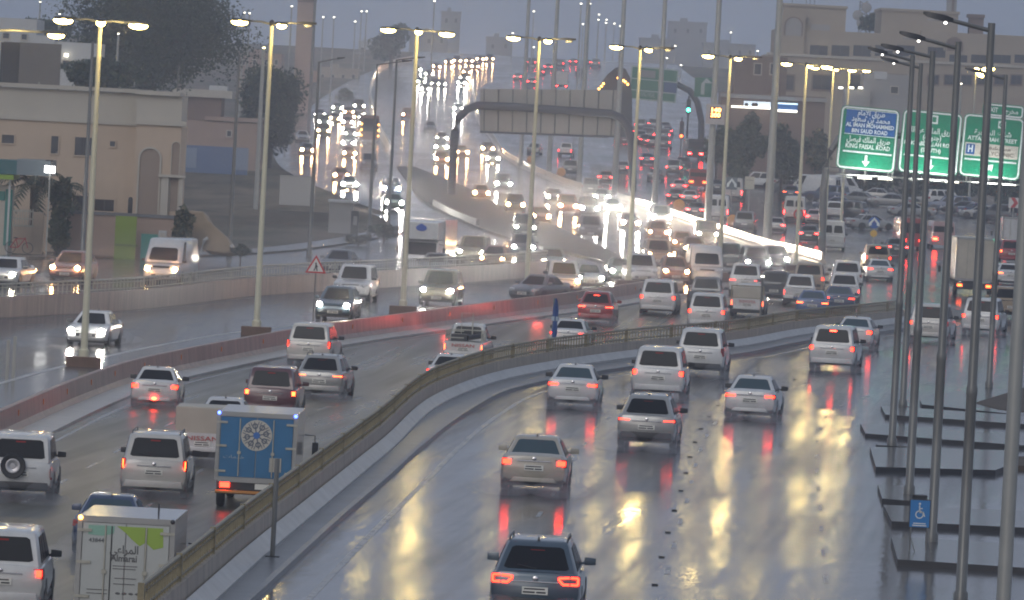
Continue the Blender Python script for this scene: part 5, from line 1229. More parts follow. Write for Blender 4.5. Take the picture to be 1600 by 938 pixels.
def ring(o,H,s_): q=MB(); disc(q,0,H,8.5/s_,-.06,.04,24); q.build('panel',pmat('sign_grey',(.3,.29,.29),.5),o); q=MB(); disc(q,0,H,8.5/s_,-.11,.02,24,0,6/s_); q.build('rim',M_SR,o)
post_sign(1246,375,335,'round red-ringed sign in front of the tall white van',ring)
# orange discs on the far side of the lit barrier
for x,y,r,l in((877,269,7,'orange disc reflector on the lit barrier, third from the right'),(1061,321,9.5,'orange disc reflector on the lit barrier left of the pale mast with the display'),(1145,345,9.5,'largest orange disc reflector, low on the lit barrier'),(829,250,6,'orange disc reflector high on the lit barrier, behind the fourth median lamp')):
    b=P(x,y+16); s_=scl(b.y); v=W(x,y,b.y); o=empty('beacon_disc',b,0,l,'reflector','orange discs along the lit barrier'); MB().tube([(0,0,0),(v.x-b.x,0,v.z-b.z)],.05,6).build('pole',M_DARK,o); MB().ell((v.x-b.x,0,v.z-b.z),r/s_,.12,r/s_,20,12).build('reflector',pmat('disc_orange',(.62,.27,.05),.5),o,smooth=60)
# traffic light with green lamps
b=P(1072,240); s_=scl(b.y); o=empty('traffic_light',b,0,'dark traffic light post showing green at the far junction','traffic light'); MB().tube([(0,0,0),(0,0,90/s_)],.14,8).build('pole',M_PIPD,o)
MB().box(-.3,.3,-.4,-.1,62/s_,84/s_).build('housing',M_DARK,o); MB().ell((0,-.45,68/s_),.26,.12,.26).build('lamp',M_GREENL,o)
b=P(1063,240); o=empty('traffic_light',b,0,'second signal post with a faint red lamp left of the green one','traffic light'); MB().tube([(0,0,0),(0,0,5)],.1,8).build('pole',M_PIPD,o); MB().box(-.3,.3,-.4,-.1,2.0,4.4).build('housing',M_DARK,o); MB().ell((0,-.45,2.4),.22,.1,.22).build('lamp',M_TAILO,o)
# distant lamps in the haze
def dist(px,py,D,kind='w',h=None,label=None):
    v=W(px,py,D); g=terr(D); o=empty('distant_lamp',Vector((v.x,D,g)),0,label,'street lamp','distant lamps in the haze'); MB().tube([(0,0,0),(0,0,v.z-g)],[.16,.1],6).build('pole',M_POLEG,o); MB().ell((0,0,v.z-g),.17*D/1000,.2,.11*D/1000,8,5).build('bulb',M_LAMPW if kind=='w' else M_LAMP,o,smooth=60)
dd=[(456,10,900),(505,27,1100),(565,18,1300),(573,18,1300),(555,34,1300),(522,27,1100),(679,2,1000),(908,6,1000),(922,6,1000),(936,23,1500),(935,31,1500),(948,31,1600),(947,36,1600),(960,37,1700),(969,41,1800),(911,38,1300),(801,52,1500),(834,18,1400),(834,74,1500),(1042,91,1400),(1064,102,1400),(1055,72,1600),(1184,80,900),(1142,51,1500),(93,22,700),(104,86,700),(185,53,600),(382,20,800),(390,21,800),(413,75,560),(411,75,562),(63,3,800),(542,133,1200),(776,72,1500),(1502,131,760),(24,44,500)]
ORD='first second third fourth fifth sixth seventh eighth ninth tenth eleventh twelfth thirteenth fourteenth'.split()
for i,(x,y,D) in enumerate(dd[:33]+dd[34:35]):
    loc='over the left rooftops' if x<440 else 'in the sky left of the hill road' if x<700 else 'above the hill crest' if x<1000 else 'above the far junction' if x<1200 else 'over the beige building'
    rank=sorted(q[0] for q in dd if (0 if q[0]<440 else 1 if q[0]<700 else 2 if q[0]<1000 else 3 if q[0]<1200 else 4)==(0 if x<440 else 1 if x<700 else 2 if x<1000 else 3 if x<1200 else 4)).index(x)+1
    dist(x,y,D,label=ORD[rank-1]+' tiny lamp from the left '+loc+', '+('higher' if i%2 else 'lower')+' one',kind='w' if x not in(413,) else 'y')
# ------------------------------------------------------------------ buildings, walls, trees, haze
M_BEI=pmat('beige_render',(.56,.44,.33),.75,noise=.14,nscale=.35); M_BEIL=pmat('pale_render',(.52,.48,.41),.75,noise=.14,nscale=.35); M_PNK=pmat('pink_render',(.40,.29,.235),.8,noise=.15,nscale=.3)
M_GRYB=pmat('grey_render',(.36,.35,.34),.8,noise=.15,nscale=.3); M_WIN=pmat('window_glass',(.02,.022,.03),.12,spec=.8); M_TAN=pmat('tan_render',(.40,.335,.26),.8,noise=.15,nscale=.2); M_BRN=pmat('brown_render',(.22,.155,.13),.8,noise=.2,nscale=.25)
M_WHT=pmat('white_render',(.55,.55,.54),.7,noise=.12,nscale=.4)
class Bld:
    """building measured on its front plane at distance D"""
    def __init__(s,name,label,D,px,py,cat='building',group=None):
        s.D=D; s.b=W(px,py,D); s.b.z=terr(D); s.root=empty(name,s.b,0,label,cat,group)
    def c(s,px,py,dy=0): v=W(px,py,s.D); return (v.x-s.b.x, dy, v.z-s.b.z)
    def box(s,nm,x0,x1,yt,yb,mat,dy=0,depth=10,bevel=0,parent=None):
        a=s.c((x0+x1)/2,(yt+yb)/2); wx=(x1-x0)/scl(s.D)/2; hz=(yb-yt)/scl(s.D)/2
        return MB().box(a[0]-wx,a[0]+wx,dy,dy+depth,a[2]-hz,a[2]+hz).build(nm,mat,parent or s.root,bevel=bevel)
    def wall(s,nm,x0,x1,yt,mat,dy=0,depth=10,parent=None):
        a=s.c((x0+x1)/2,yt); wx=(x1-x0)/scl(s.D)/2
        return MB().box(a[0]-wx,a[0]+wx,dy,dy+depth,-1.5,a[2]).build(nm,mat,parent or s.root)
    def win(s,x0,x1,yt,yb,dy=0,fr=.12,mat=None,parent=None):
        a=s.c((x0+x1)/2,(yt+yb)/2); wx=(x1-x0)/scl(s.D)/2; hz=(yb-yt)/scl(s.D)/2
        m=MB(); X0,X1,Z0,Z1=a[0]-wx,a[0]+wx,a[2]-hz,a[2]+hz
        for q in((X0-fr,X1+fr,Z1,Z1+fr),(X0-fr,X1+fr,Z0-fr*1.2,Z0),(X0-fr,X0,Z0,Z1),(X1,X1+fr,Z0,Z1)): m.box(q[0],q[1],dy-.10,dy+.02,q[2],q[3])
        f=m.build('window',mat or M_BEIL,parent or s.root); g=MB(); g.box(X0,X1,dy-.03,dy+.01,Z0,Z1); p=g.build('pane',M_WIN,f)
        if X1-X0>1: 
            mu=MB(); mu.box((X0+X1)/2-.04,(X0+X1)/2+.04,dy-.06,dy-.03,Z0,Z1); mu.build('mullion',M_DARK,f)
        return f
    def arch(s,x0,x1,yt,yb,mat,dy=0,depth=.35,frame=None):
        a=s.c((x0+x1)/2,(yt+yb)/2); w=(x1-x0)/scl(s.D)/2; hz=(yb-yt)/scl(s.D)/2; pts=[(a[0]-w,a[2]-hz),(a[0]+w,a[2]-hz)]
        for i in range(13):
            t=math.pi*i/12; pts.append((a[0]+w*math.cos(t),a[2]+hz-w+w*1.0*math.sin(t)))
        o=MB().prism(pts,depth,lambda u,v,q:(u,dy-.02+q,v)).build('arch_opening',mat,s.root)
        if frame:
            p2=[(a[0]+(u-a[0])*1.18,v if i<2 else a[2]+hz-w+(v-(a[2]+hz-w))*1.18) for i,(u,v) in enumerate(pts)]
            fm=MB(); n=len(pts); fm.add([(u,dy-.12,v) for u,v in pts]+[(u,dy-.12,v) for u,v in p2]+[(u,dy+.02,v) for u,v in pts]+[(u,dy+.02,v) for u,v in p2],[f for j in range(1,n) for k in [(j+1)%n] for f in((j,k,n+k,n+j),(j,k,2*n+k,2*n+j),(n+j,n+k,3*n+k,3*n+j))]); fm.build('arch_frame',frame,o)
        return o
# beige building at the left: its long front runs slightly away from the road
B=Bld('beige_building','long flat-roofed beige building with a pale upper band and arched porch, upper left',400,100,404)
mainw=B.wall('wall',-90,216,186,M_BEI,depth=14); B.box('parapet_band',-90,216,139,184,M_BEIL,dy=.12,depth=13.7); B.box('cornice',-92,219,132,138,M_BEIL,dy=-.25,depth=14.6); B.box('string_course',-92,219,184,189,M_BEIL,dy=-.15,depth=.5)
B.root.rotation_euler.y=.0
for a in((3,22,211,224),(80,91,213,240),(117,145,215,243),(172,180,221,229),(-50,-30,212,225)): B.win(*a,fr=.07,mat=M_BEI)
B.win(113,137,306,332,mat=M_BEI); B.win(148,178,312,330,mat=M_BEI); B.win(-20,4,306,335,mat=M_BEI); B.arch(200,207,308,338,M_WIN)
pc=B.wall('porch',216,286,193,M_BEI,dy=-1.5,depth=7); B.box('parapet_band',216,286,150,191,M_BEIL,dy=-1.4,depth=6.8); B.box('cornice',214,284,143,149,M_BEIL,dy=-1.8,depth=7.2); B.box('string_course',214,293,188,196,M_BEIL,dy=-1.7,depth=.5)
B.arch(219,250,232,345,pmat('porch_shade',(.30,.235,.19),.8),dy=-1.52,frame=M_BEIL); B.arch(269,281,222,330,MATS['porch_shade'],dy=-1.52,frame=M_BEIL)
for x in(256,262,284): B.box('column',x-3,x+3,275,345,M_BEIL,dy=-1.85,depth=.5)
B.box('capital',250,292,273,277,M_BEIL,dy=-2.0,depth=.7)
B.arch(236,241,312,340,M_WIN,dy=-1.0)
for x in(57,207): B.box('roof_lamp',x-1,x+1,128,133,M_POLEG,dy=2,depth=.1)
B.box('roof_pipe',269,271,98,143,M_POLED,dy=6,depth=.15)
# boundary wall before it with hoardings
B=Bld('boundary_wall','low pinkish boundary wall with a concrete cap behind the white high-roof van',388,190,404,'wall')
B.wall('wall',105,276,338,M_PNK,dy=.0,depth=.4); B.box('cap',103,278,333,338,M_KERB,dy=-.1,depth=.6)
B=Bld('hoarding','bright lime green hoarding leaning on the boundary wall',386,196,402,'hoarding'); B.wall('panel',181,214,338,pmat('lime_green',(.20,.30,.02),.5,noise=.2,nscale=.6),depth=.12); B.box('rail',180,215,382,385,pmat('lime_dark',(.10,.16,.02),.5),dy=-.06,depth=.1)
B=Bld('hoarding','teal hoarding beside the white electrical cabinet',386,233,402,'hoarding'); B.wall('panel',221,247,366,pmat('teal_board',(.02,.24,.20),.45),depth=.12); 
B=Bld('utility_cabinet','small white electrical cabinet behind the van roof',385,254,402,'cabinet'); B.wall('body',248,260,361,M_WHT,depth=.5); B.box('door',250,258,364,374,M_BEIL,dy=-.02,depth=.03)
B=Bld('gate_wall','pale gate pillar and low wall with a white grille left of the dark hedge',392,40,404,'wall'); B.wall('pillar',52,68,332,M_BEI,depth=.6); B.wall('wall',18,52,354,M_BEI,depth=.3)
g=MB()
for i in range(9): a=B.c(19+i*4,341); g.box(a[0]-.03,a[0]+.03,-.02,.02,a[2]-.55,a[2]+.55)
for y in(329,341,352): a=B.c(18,y); b_=B.c(53,y); g.box(a[0],b_[0],-.03,.03,a[2]-.05,a[2]+.05)
g.build('grille',M_STEELW,B.root)
B=Bld('petrol_kiosk','teal and white kiosk with lime and teal fascia boards at the left edge',384,5,404,'kiosk')
B.wall('wall',-40,17,290,M_BEIL,depth=3); B.box('door_panel',7,18,296,384,pmat('teal_panel',(.02,.20,.17),.4),dy=-.06,depth=.1); B.box('teal_band',-40,8,298,312,MATS['teal_panel'],dy=-.1,depth=.15)
B.box('canopy_fascia',-40,29,249,271,pmat('teal_dark',(.015,.11,.12),.4),dy=-1.4,depth=4.5); B.box('canopy_fascia',29,82,250,274,pmat('slate_fascia',(.16,.20,.22),.4),dy=-1.4,depth=4.5); B.box('lime_strip',-40,24,272,279,pmat('lime_strip',(.22,.36,.02),.4),dy=-1.45,depth=4.6)
B.wall('canopy_column',16,19,280,M_WHT,dy=-.9,depth=.2)
B=Bld('lit_sign','small blazing white double lamp fixed by the kiosk canopy',381,78,404,'lamp'); B.wall('pole',77,79,268,M_POLEG,depth=.12); B.box('lamp_left',70,77,259,270,emat('flood_white',(1,1,.98),9),dy=-.2,depth=.15); B.box('lamp_right',79,86,260,271,emat('flood_white',(1,1,.98),9),dy=-.2,depth=.15); B.box('bracket',72,84,250,252,M_DARK,dy=-.2,depth=.1)
# foliage helper: many leaf-sized faces in uneven clumps
def crown(c, rx, rz, n, size, seed, lobes=9, ry=None, flat=.0):
    rnd=random.Random(seed); mb=MB(); L=[]; ry=ry or rx*.7
    for i in range(lobes):
        a=rnd.uniform(0,2*math.pi); q=rnd.uniform(.12,.70); z=rnd.uniform(-.62,.72)
        L.append((c[0]+rx*q*math.cos(a)*math.sqrt(1-z*z*.8),c[1]+ry*q*math.sin(a),c[2]+rz*z,rnd.uniform(.30,.5)))
    for i in range(n):
        lx,ly,lz,lr=rnd.choice(L); v=Vector((rnd.gauss(0,1),rnd.gauss(0,1),rnd.gauss(0,1))).normalized()*rnd.uniform(.35,1.12)
        p=Vector((lx+v.x*lr*rx,ly+v.y*lr*ry,lz+v.z*lr*rz)); d=Vector((rnd.gauss(0,1),rnd.gauss(0,1),rnd.gauss(0,1))).normalized(); e=d.cross(Vector((rnd.gauss(0,1),rnd.gauss(0,1),rnd.gauss(0,1)))).normalized()
        s_=size*rnd.uniform(.45,1.3); mb.add([p-d*s_,p-e*s_*.5,p+d*s_,p+e*s_*.55],[(0,1,2,3)],rnd.choice((0,0,1)))
    return mb
M_LF=pmat('leaf_dark',(.035,.055,.035),.6); M_LF2=pmat('leaf_mid',(.06,.085,.045),.6); M_BARK=pmat('bark',(.10,.075,.055),.8,noise=.3,nscale=3); M_DRY=pmat('leaf_dry',(.13,.12,.07),.7)
def tree(px,pytop,pybot,D,wpx,label,seed,n=2600,size=.34,lobes=11,mats=None,name='broadleaf_tree',base=None):
    s_=scl(D); c=W(px,(pytop+pybot)/2,D); g=terr(D); o=empty(name,Vector((c.x,D,g)),0,label,'tree'); rx=wpx/s_/2; rz=(pybot-pytop)/s_/2; cz=c.z-g
    t=MB(); H=cz
    t.tube([(0,0,-.3),(rx*.03,0,H*.35),(-rx*.04,0,H*.8),(0,0,H+rz*.4)],[rx*.09,rx*.07,rx*.045,rx*.015],8)
    rnd=random.Random(seed)
    for i in range(7):
        a=rnd.uniform(0,6.28); z0=H*rnd.uniform(.55,.95); t.tube([(0,0,z0),(rx*.35*math.cos(a),rx*.25*math.sin(a),z0+rz*.35),(rx*.65*math.cos(a),rx*.45*math.sin(a),z0+rz*.55)],[rx*.04,rx*.025,rx*.008],6)
    t.build('trunk',M_BARK,o,smooth=50)
    crown((0,0,cz),rx,rz,n,size,seed,lobes).build('crown',mats or [M_LF,M_LF2],o); return o
tree(240,-60,160,640,330,'enormous dark tree mass towering over the beige building',3,n=60000,size=.2,lobes=44)
tree(160,95,140,560,150,'lower dark tree spreading behind the beige roof',5,n=4500,size=.3,lobes=16)
tree(70,30,62,760,95,'ragged dark tree beyond the white house at the upper left',6,n=2200,size=.4)
tree(423,105,240,720,125,'big dark tree at the side road, right of the pink building',7,n=16000,size=.28,lobes=30)
tree(120,97,132,520,46,'round clipped tree on the left behind the parapet',8,n=1500,size=.22,lobes=8)
tree(612,34,98,1350,78,'grey hazy tree where the far barrier begins',9,n=2600,size=.5)
tree(1165,178,300,690,75,'dark dense tree under the blue shop sign',10,n=5500,size=.3,lobes=16)
tree(1222,185,290,700,62,'dark dense tree right of the thickest mast',12,n=4200,size=.3,lobes=14)
tree(1120,200,262,720,46,'dark shrubby tree beside the pale mast with the display',13,n=1800,size=.28)
tree(1360,22,50,930,42,'lone tree on the roofline behind the beige block',14,n=1500,size=.35)
tree(1275,200,275,740,50,'loose tree left of the first green sign',15,n=2200,size=.3,mats=[M_LF,M_DRY])
tree(1370,262,300,760,120,'dark hedge-like tree under the first green sign',16,n=3000,size=.3,lobes=14); tree(1480,266,312,740,150,'dark hedge-like tree under the second green sign',17,n=4000,size=.3,lobes=16); tree(1580,278,325,720,100,'dark hedge-like tree under the third green sign',18,n=3000,size=.3,lobes=12)
tree(287,325,392,382,40,'wind-torn bush against the fallen beige slab',19,n=1400,size=.22,mats=[M_LF,M_DRY],name='bush')
tree(95,285,398,386,46,'dark evergreen hedge behind the gate pillar',20,n=2600,size=.2,lobes=14,name='hedge_bush')
tree(540,140,160,1100,40,'faint bush on the hazy slope',21,n=700,size=.3,name='bush'); tree(600,352,372,470,60,'low scrub at the kerb by the twin dark poles',22,n=1100,size=.16,name='bush'); tree(560,366,384,455,50,'dry scrub beside the grey hut',23,n=900,size=.15,mats=[M_DRY,M_LF],name='bush')
# date palms
def palm(px,pyt,pyb,D,wpx,label,seed):
    s_=scl(D); b=W(px,pyb,D); b.z=terr(D); top=W(px,pyt,D); H=top.z-b.z; o=empty('date_palm',b,0,label,'palm'); MB().tube([(0,0,-.2),(.05,0,H*.5),(0,0,H*.9)],[.28,.22,.2],8).build('trunk',M_BARK,o); rnd=random.Random(seed); m=MB(); Lf=wpx/s_/2
    for i in range(34):
        a=rnd.uniform(0,6.28); up=rnd.uniform(.1,1.0); pts=[]
        for k in range(7):
            t=k/6; r=Lf*t*math.cos(up*.9); z=H*.9+Lf*(math.sin(up*1.2)*t-.75*t*t); pts.append(Vector((r*math.cos(a),r*math.sin(a),z)))
        for k in range(6):
            for sgn in(-1,1):
                for f in(0,.5):
                    p=pts[k].lerp(pts[k+1],f); d=(pts[k+1]-pts[k]).normalized(); sd_=Vector((-math.sin(a),math.cos(a),0))*sgn; tip=p+(sd_*.8+d*.7-Vector((0,0,.25)))*Lf*.2; m.add([p,p+d*.06*Lf,tip],[(0,1,2)],rnd.choice((0,1)))
    m.build('crown',[M_LF,M_DRY],o)
palm(48,276,384,395,150,'bushy date palm under the fascia at the left edge',2); palm(92,286,384,394,100,'smaller date palm beside the white lamp',4)
# fallen beige slab
B=Bld('collapsed_slab','fallen beige slab of wall lying at an angle beside the side road',384,340,398,'rubble')
m=MB(); a=[B.c(x,y) for x,y in((284,328),(318,330),(326,345),(352,368),(368,392),(352,396),(322,392),(300,378),(296,352))]
m.loft([[(x,-.3,z) for x,_,z in a],[(x*1.0+.2,1.8,z-.25) for x,_,z in a]]); m.build('slab',pmat('slab_beige',(.42,.32,.22),.8,noise=.3,nscale=.9,bump=.4),B.root,bevel=.12)
m=MB(); p,q=B.c(313,396),B.c(320,375); r_=B.c(325,372); m.tube([Vector(p)+Vector((0,-.6,0)),Vector(q)+Vector((0,-.6,0)),Vector(r_)+Vector((0,-.5,0))],.11,6); p,q=B.c(368,395),B.c(362,382); m.tube([Vector(p)+Vector((0,-.6,0)),Vector(q)+Vector((0,-.6,0))],.12,6); m.build('broken_edge',M_WHT,B.root)
tree(376,382,400,381,36,'low dark scrub at the foot of the fallen slab',31,n=700,size=.15,name='bush')
# houses behind
B=Bld('white_house','white stepped house half hidden by the large brown panel, upper left',620,60,300); B.wall('wall',-40,58,28,M_WHT,depth=10); B.wall('wing',58,155,66,M_WHT,depth=9); B.wall('wing',50,86,56,M_WHT,dy=-.5,depth=2)
for a in((5,14,52,60),(34,42,54,62),(98,108,95,105),(120,130,97,107)): B.win(*a)
B.box('rooftop_lamp',101,107,84,89,M_LAMPW,dy=-.5,depth=.2)
B=Bld('billboard','large brown blank board with a dark side frame above the beige roof',450,60,300,'billboard'); B.box('panel',30,94,68,136,pmat('board_brown',(.19,.17,.15),.7,noise=.15,nscale=.5),dy=0,depth=.5); B.box('side_panel',4,30,66,134,pmat('board_dark',(.05,.045,.045),.6),dy=.3,depth=2); B.wall('frame',0,4,66,M_DARK,dy=1,depth=.3); B.wall('post',88,92,130,M_DARK,dy=.6,depth=.3)
B=Bld('pink_house','low pink house behind a blue hoarding, right of the arched porch',P(340,268).y+14,350,258); B.wall('wall',270,406,190,M_PNK,depth=12); B.box('parapet',320,408,184,190,M_PNK,dy=-.3,depth=12); B.wall('upper_block',270,345,150,M_BRN,dy=2,depth=8); B.box('roof_slab',268,362,140,152,M_BEIL,dy=1.5,depth=9); B.box('roof_box',324,352,134,146,M_WHT,dy=4,depth=3); B.win(355,361,205,213)
B=Bld('hoarding','long blue hoarding with paler ends in front of the pink house',P(340,270).y,340,270,'hoarding'); m=B.wall('panel',284,388,229,pmat('blue_hoarding',(.07,.13,.30),.5,noise=.55,nscale=.12,col2=(.14,.20,.30)),depth=.3); B.box('panel_end',283,307,231,262,pmat('hoarding_pale',(.22,.28,.38),.5),dy=-.04,depth=.05); B.box('panel_end',366,388,232,266,pmat('hoarding_pale',(.22,.28,.38),.5),dy=-.04,depth=.05)
B=Bld('minaret','tall square pinkish tower rising out of the picture',1000,478,200,'tower'); B.wall('shaft',467,492,-30,M_PNK,depth=3.0); B.box('base_block',462,497,110,128,M_PNK,dy=-.4,depth=3.8); B.box('ledge',465,494,-2,4,M_BRN,dy=-.2,depth=3.4)
B=Bld('wall_block','plain white free-standing block at the side road',585,465,328,'wall'); B.wall('wall',438,493,277,pmat('block_pale',(.40,.39,.375),.6,noise=.12,nscale=.4),depth=.4); B.box('cap',437,494,275,277,M_GRYB,dy=-.06,depth=.55)
B=Bld('guard_hut','grey flat-roofed hut with a dark door by the side road',500,520,364,'hut'); B.wall('wall',515,552,316,M_GRYB,depth=2.4); B.box('roof',513,560,313,317,M_WHT,dy=-.2,depth=2.9); B.wall('door',549,561,330,pmat('hut_dark',(.10,.10,.10),.6),dy=-.04,depth=1); B.box('panel',552,558,338,352,M_GRYB,dy=-.08,depth=.05)
B=Bld('low_wall','dark low wall running left from the grey hut',520,470,362,'wall'); B.wall('wall',408,515,330,pmat('dark_wall',(.16,.15,.14),.7,noise=.3,nscale=.6),depth=.4)
# hazy town left of the hill road
town=[(372,440,85,200,1050,M_PNK,'pinkish hazy house behind the dark side-road tree'),(496,560,108,180,1250,M_TAN,'long low hazy block right of the pink tower'),(530,600,90,180,1450,M_GRYB,'pale hazy house with a roof box left of the grey tree'),(560,585,66,120,1500,M_WHT,'small white rooftop block in the haze'),(640,700,52,120,1600,M_GRYB,'grey hazy block behind the third median lamp head'),(440,470,120,200,1150,M_BRN,'brown hazy house touching the pink tower'),(690,720,20,80,1900,M_GRYB,'faint slender block above the hill crest'),(1045,1105,36,100,2000,M_GRYB,'faint broad block in the sky above the far junction'),(1000,1060,62,110,1900,M_GRYB,'faint low block behind the hazy green board'),(760,800,60,100,2000,M_GRYB,'faint block left of the fourth median lamp'),(1100,1180,70,120,1800,M_GRYB,'faint long block behind the sixth median lamp')]
for x0,x1,yt,yb,D,m_,l in town:
    B=Bld('town_house',l,D,(x0+x1)/2,yb,group='hazy town blocks'); B.wall('wall',x0,x1,yt,m_,depth=14); B.box('parapet',x0-1,x1+1,yt-2,yt+1,m_,dy=-.3,depth=14.6); B.box('roof_box',x0+(x1-x0)*.3,x0+(x1-x0)*.5,yt-8,yt-2,m_,dy=3,depth=4)
    n=max(2,int((x1-x0)/16))
    for i in range(n): xx=x0+(i+.5)*(x1-x0)/n; B.win(xx-2.2,xx+2.2,yt+9,yt+16)
# beige landmark block on the right
B=Bld('beige_block','large stepped beige building with ribbon windows and arches behind the green signs',860,1400,300)
B.wall('wall',1200,1660,96,M_TAN,depth=25); B.wall('upper_storey',1215,1445,50,M_TAN,dy=1.5,depth=20); B.wall('tower_block',1226,1324,9,M_TAN,dy=2.5,depth=14); B.wall('upper_storey',1380,1500,17,M_TAN,dy=3,depth=16); B.wall('upper_storey',1440,1660,54,M_TAN,dy=1,depth=20); B.wall('arched_bay',1222,1260,22,M_TAN,dy=.9,depth=3)
B.box('cornice',1198,1660,94,98,M_BEIL,dy=-.3,depth=1.2); B.box('cornice',1224,1326,7,11,M_TAN,dy=2.2,depth=14.6); B.box('cornice',1378,1502,15,19,M_TAN,dy=2.7,depth=16.6)
for x in range(5): B.win(1266+x*34,1294+x*34,71,88,dy=1.5,fr=.2,mat=M_TAN)
for x in range(6): B.win(1450+x*34,1478+x*34,74 if x<1 else 86,90 if x<1 else 99,dy=1,fr=.2,mat=M_TAN)
for x in range(4): B.win(1212+x*58,1240+x*58,118,140,fr=.2,mat=M_BRN)
for x in range(6): B.win(1450+x*26,1466+x*26,118,132,fr=.15,mat=M_BRN)
B.win(1222,1251,62,84,dy=1.5,fr=.2,mat=M_TAN)
B.arch(1228,1253,28,56,M_GRYB,dy=.9,frame=M_BRN); B.arch(1478,1506,58,80,M_BRN,dy=1,frame=M_TAN); B.box('pale_panel',1268,1298,38,57,M_GRYB,dy=2.4,depth=.3)
B.box('turret',1518,1540,26,56,M_BRN,dy=4,depth=3); B.box('turret_roof',1516,1542,22,27,M_BRN,dy=3.6,depth=3.8); B.win(1463,1469,50,58,dy=3); 
for x in(1240,1262,1268,1275): B.box('antenna',x,x+.8,-3,10,M_DARK,dy=5,depth=.12)
B=Bld('minaret','slender pale tower with a dark slot above the beige building',950,1488,280,'tower'); B.wall('shaft',1482,1497,-30,M_GRYB,depth=1.6); B.box('slot',1487,1491,-20,40,M_BRN,dy=-.05,depth=.1)
B=Bld('telecom_tower','faint lattice tower with round dishes on the roofline',1000,1350,260,'tower'); m=MB()
for x in(1344,1355): a=B.c(x,2); m.tube([(a[0],0,0),(a[0],0,a[2])],.10,5)
for i in range(8): a=B.c(1344,2+i*8); b_=B.c(1355,10+i*8); m.tube([a,b_],.07,4); m.tube([(b_[0],0,a[2]),(a[0],0,b_[2])],.07,4)
m.build('lattice',M_POLED,B.root)
for x,y in((1340,24),(1346,36),(1354,12)): a=B.c(x,y); MB().ell(a,.8,.3,.8,12,8).build('dish',M_GRYB,B.root)
B=Bld('white_annexe','pale low annexe with lit lamps, left of the dark lamp arms',800,1400,290); B.wall('wall',1350,1425,116,M_GRYB,depth=8); B.box('parapet',1366,1386,112,124,M_WHT,dy=-.2,depth=4); B.win(1392,1403,136,146); B.wall('lean_to',1320,1360,140,M_GRYB,dy=-1,depth=5)
for x in(1309,1326,1340): B.box('wall_lamp',x,x+7,136,139,M_LAMPW,dy=-1.8,depth=.2)
B=Bld('long_wall','long pale boundary wall behind the parked cars',830,1400,300,'wall'); B.wall('wall',1190,1660,272,M_TAN,depth=.5); B.box('cap',1188,1660,269,273,M_BEIL,dy=-.1,depth=.7)
B=Bld('shop_building','brown shop block with a glowing blue and white fascia above dark trees',740,1170,290,'shop'); B.wall('wall',1128,1290,148,M_BRN,depth=12); B.wall('upper_storey',1150,1232,88,M_BRN,dy=2,depth=9); B.box('cornice',1126,1292,150,156,M_GRYB,dy=-.3,depth=1); B.win(1180,1190,100,116,dy=2); B.win(1205,1215,100,116,dy=2)
fa=B.box('sign_fascia',1162,1206,159,169,emat('fascia_white',(.75,.88,1),1.1,(.5,.6,.7)),dy=-.7,depth=.3); B.box('sign_fascia',1206,1246,162,174,pmat('fascia_blue',(.03,.14,.42),.4),dy=-.7,depth=.3); B.box('fascia_edge',1206,1246,161,163.2,emat('edge_glow',(.6,.85,1),2.2),dy=-.8,depth=.2); B.box('light_strip',1142,1206,165.5+1,169.8,emat('strip_warm',(1,.93,.78),3.2),dy=-1.1,depth=.2); B.box('light_strip',1206,1245,171.5,175.5,emat('strip_warm',(1,.93,.78),3.2),dy=-1.1,depth=.2)
for x in(1166,1177,1181): a=B.c(x,164,-.76); MB().ell(a,.24,.05,.24,10,6).build('fascia_mark',M_SB,B.root)
# dark domed mound with amber lamps beside the junction
D=P(970,252).y; B=Bld('domed_structure','dark round-topped concrete structure with amber lamps behind the sign panel',D,968,245,'structure')
pts=[]; c0=B.c(926,212); c1=B.c(986,212)
for x,y in((926,215),(927,170),(931,150),(939,132),(950,116),(962,106),(970,104),(978,108),(985,122),(988,150),(988,215)): a=B.c(x,y); pts.append((a[0],a[2]))
MB().prism(pts,6,lambda u,v,w:(u,1.5+w,v)).build('shell',pmat('mound_dark',(.05,.05,.055),.8),B.root,bevel=.1); B.box('pale_base',928,961,142,210,pmat('base_pale',(.34,.31,.27),.7),dy=1.1,depth=.35)
for x,y in((936,139),(940,135),(943,131),(966,122),(971,125),(974,126),(977,128),(981,132)): a=B.c(x,y,.9); MB().ell(a,.16,.1,.16,8,5).build('amber_lamp',M_AMBER,B.root)
# bicycle by the kiosk
b=P(30,384); b.y=383; b=W(30,378,383); b.z=terr(383)+.12; o=empty('bicycle',b,0,'bicycle leaning by the teal kiosk','bicycle')
for k in(-1,1):
    m=MB(); m.loft([[(k*.52+q*math.cos(2*math.pi*i/20),yy,.34+q*math.sin(2*math.pi*i/20)) for i in range(20)] for q,yy in((.30,-.02),(.34,-.02),(.34,.02),(.30,.02),(.30,-.02))],caps=False); m.build('wheel',M_DARK,o)
m=MB(); 
for p,q in(((-.52,.34),(-.2,.85)),((-.52,.34),(-.05,.36)),((-.05,.36),(-.2,.85)),((-.05,.36),(.35,.9)),((-.2,.85),(.35,.9)),((.52,.34),(.33,1.0))): m.tube([(p[0],0,p[1]),(q[0],0,q[1])],.03,6)
m.build('frame',pmat('bike_red',(.4,.03,.03),.4),o); MB().tube([(.33,-.25,1.0),(.33,.25,1.0)],.02,6).build('handlebar',M_STEELW,o); MB().ell((-.22,0,.92),.14,.06,.04).build('saddle',M_DARK,o)
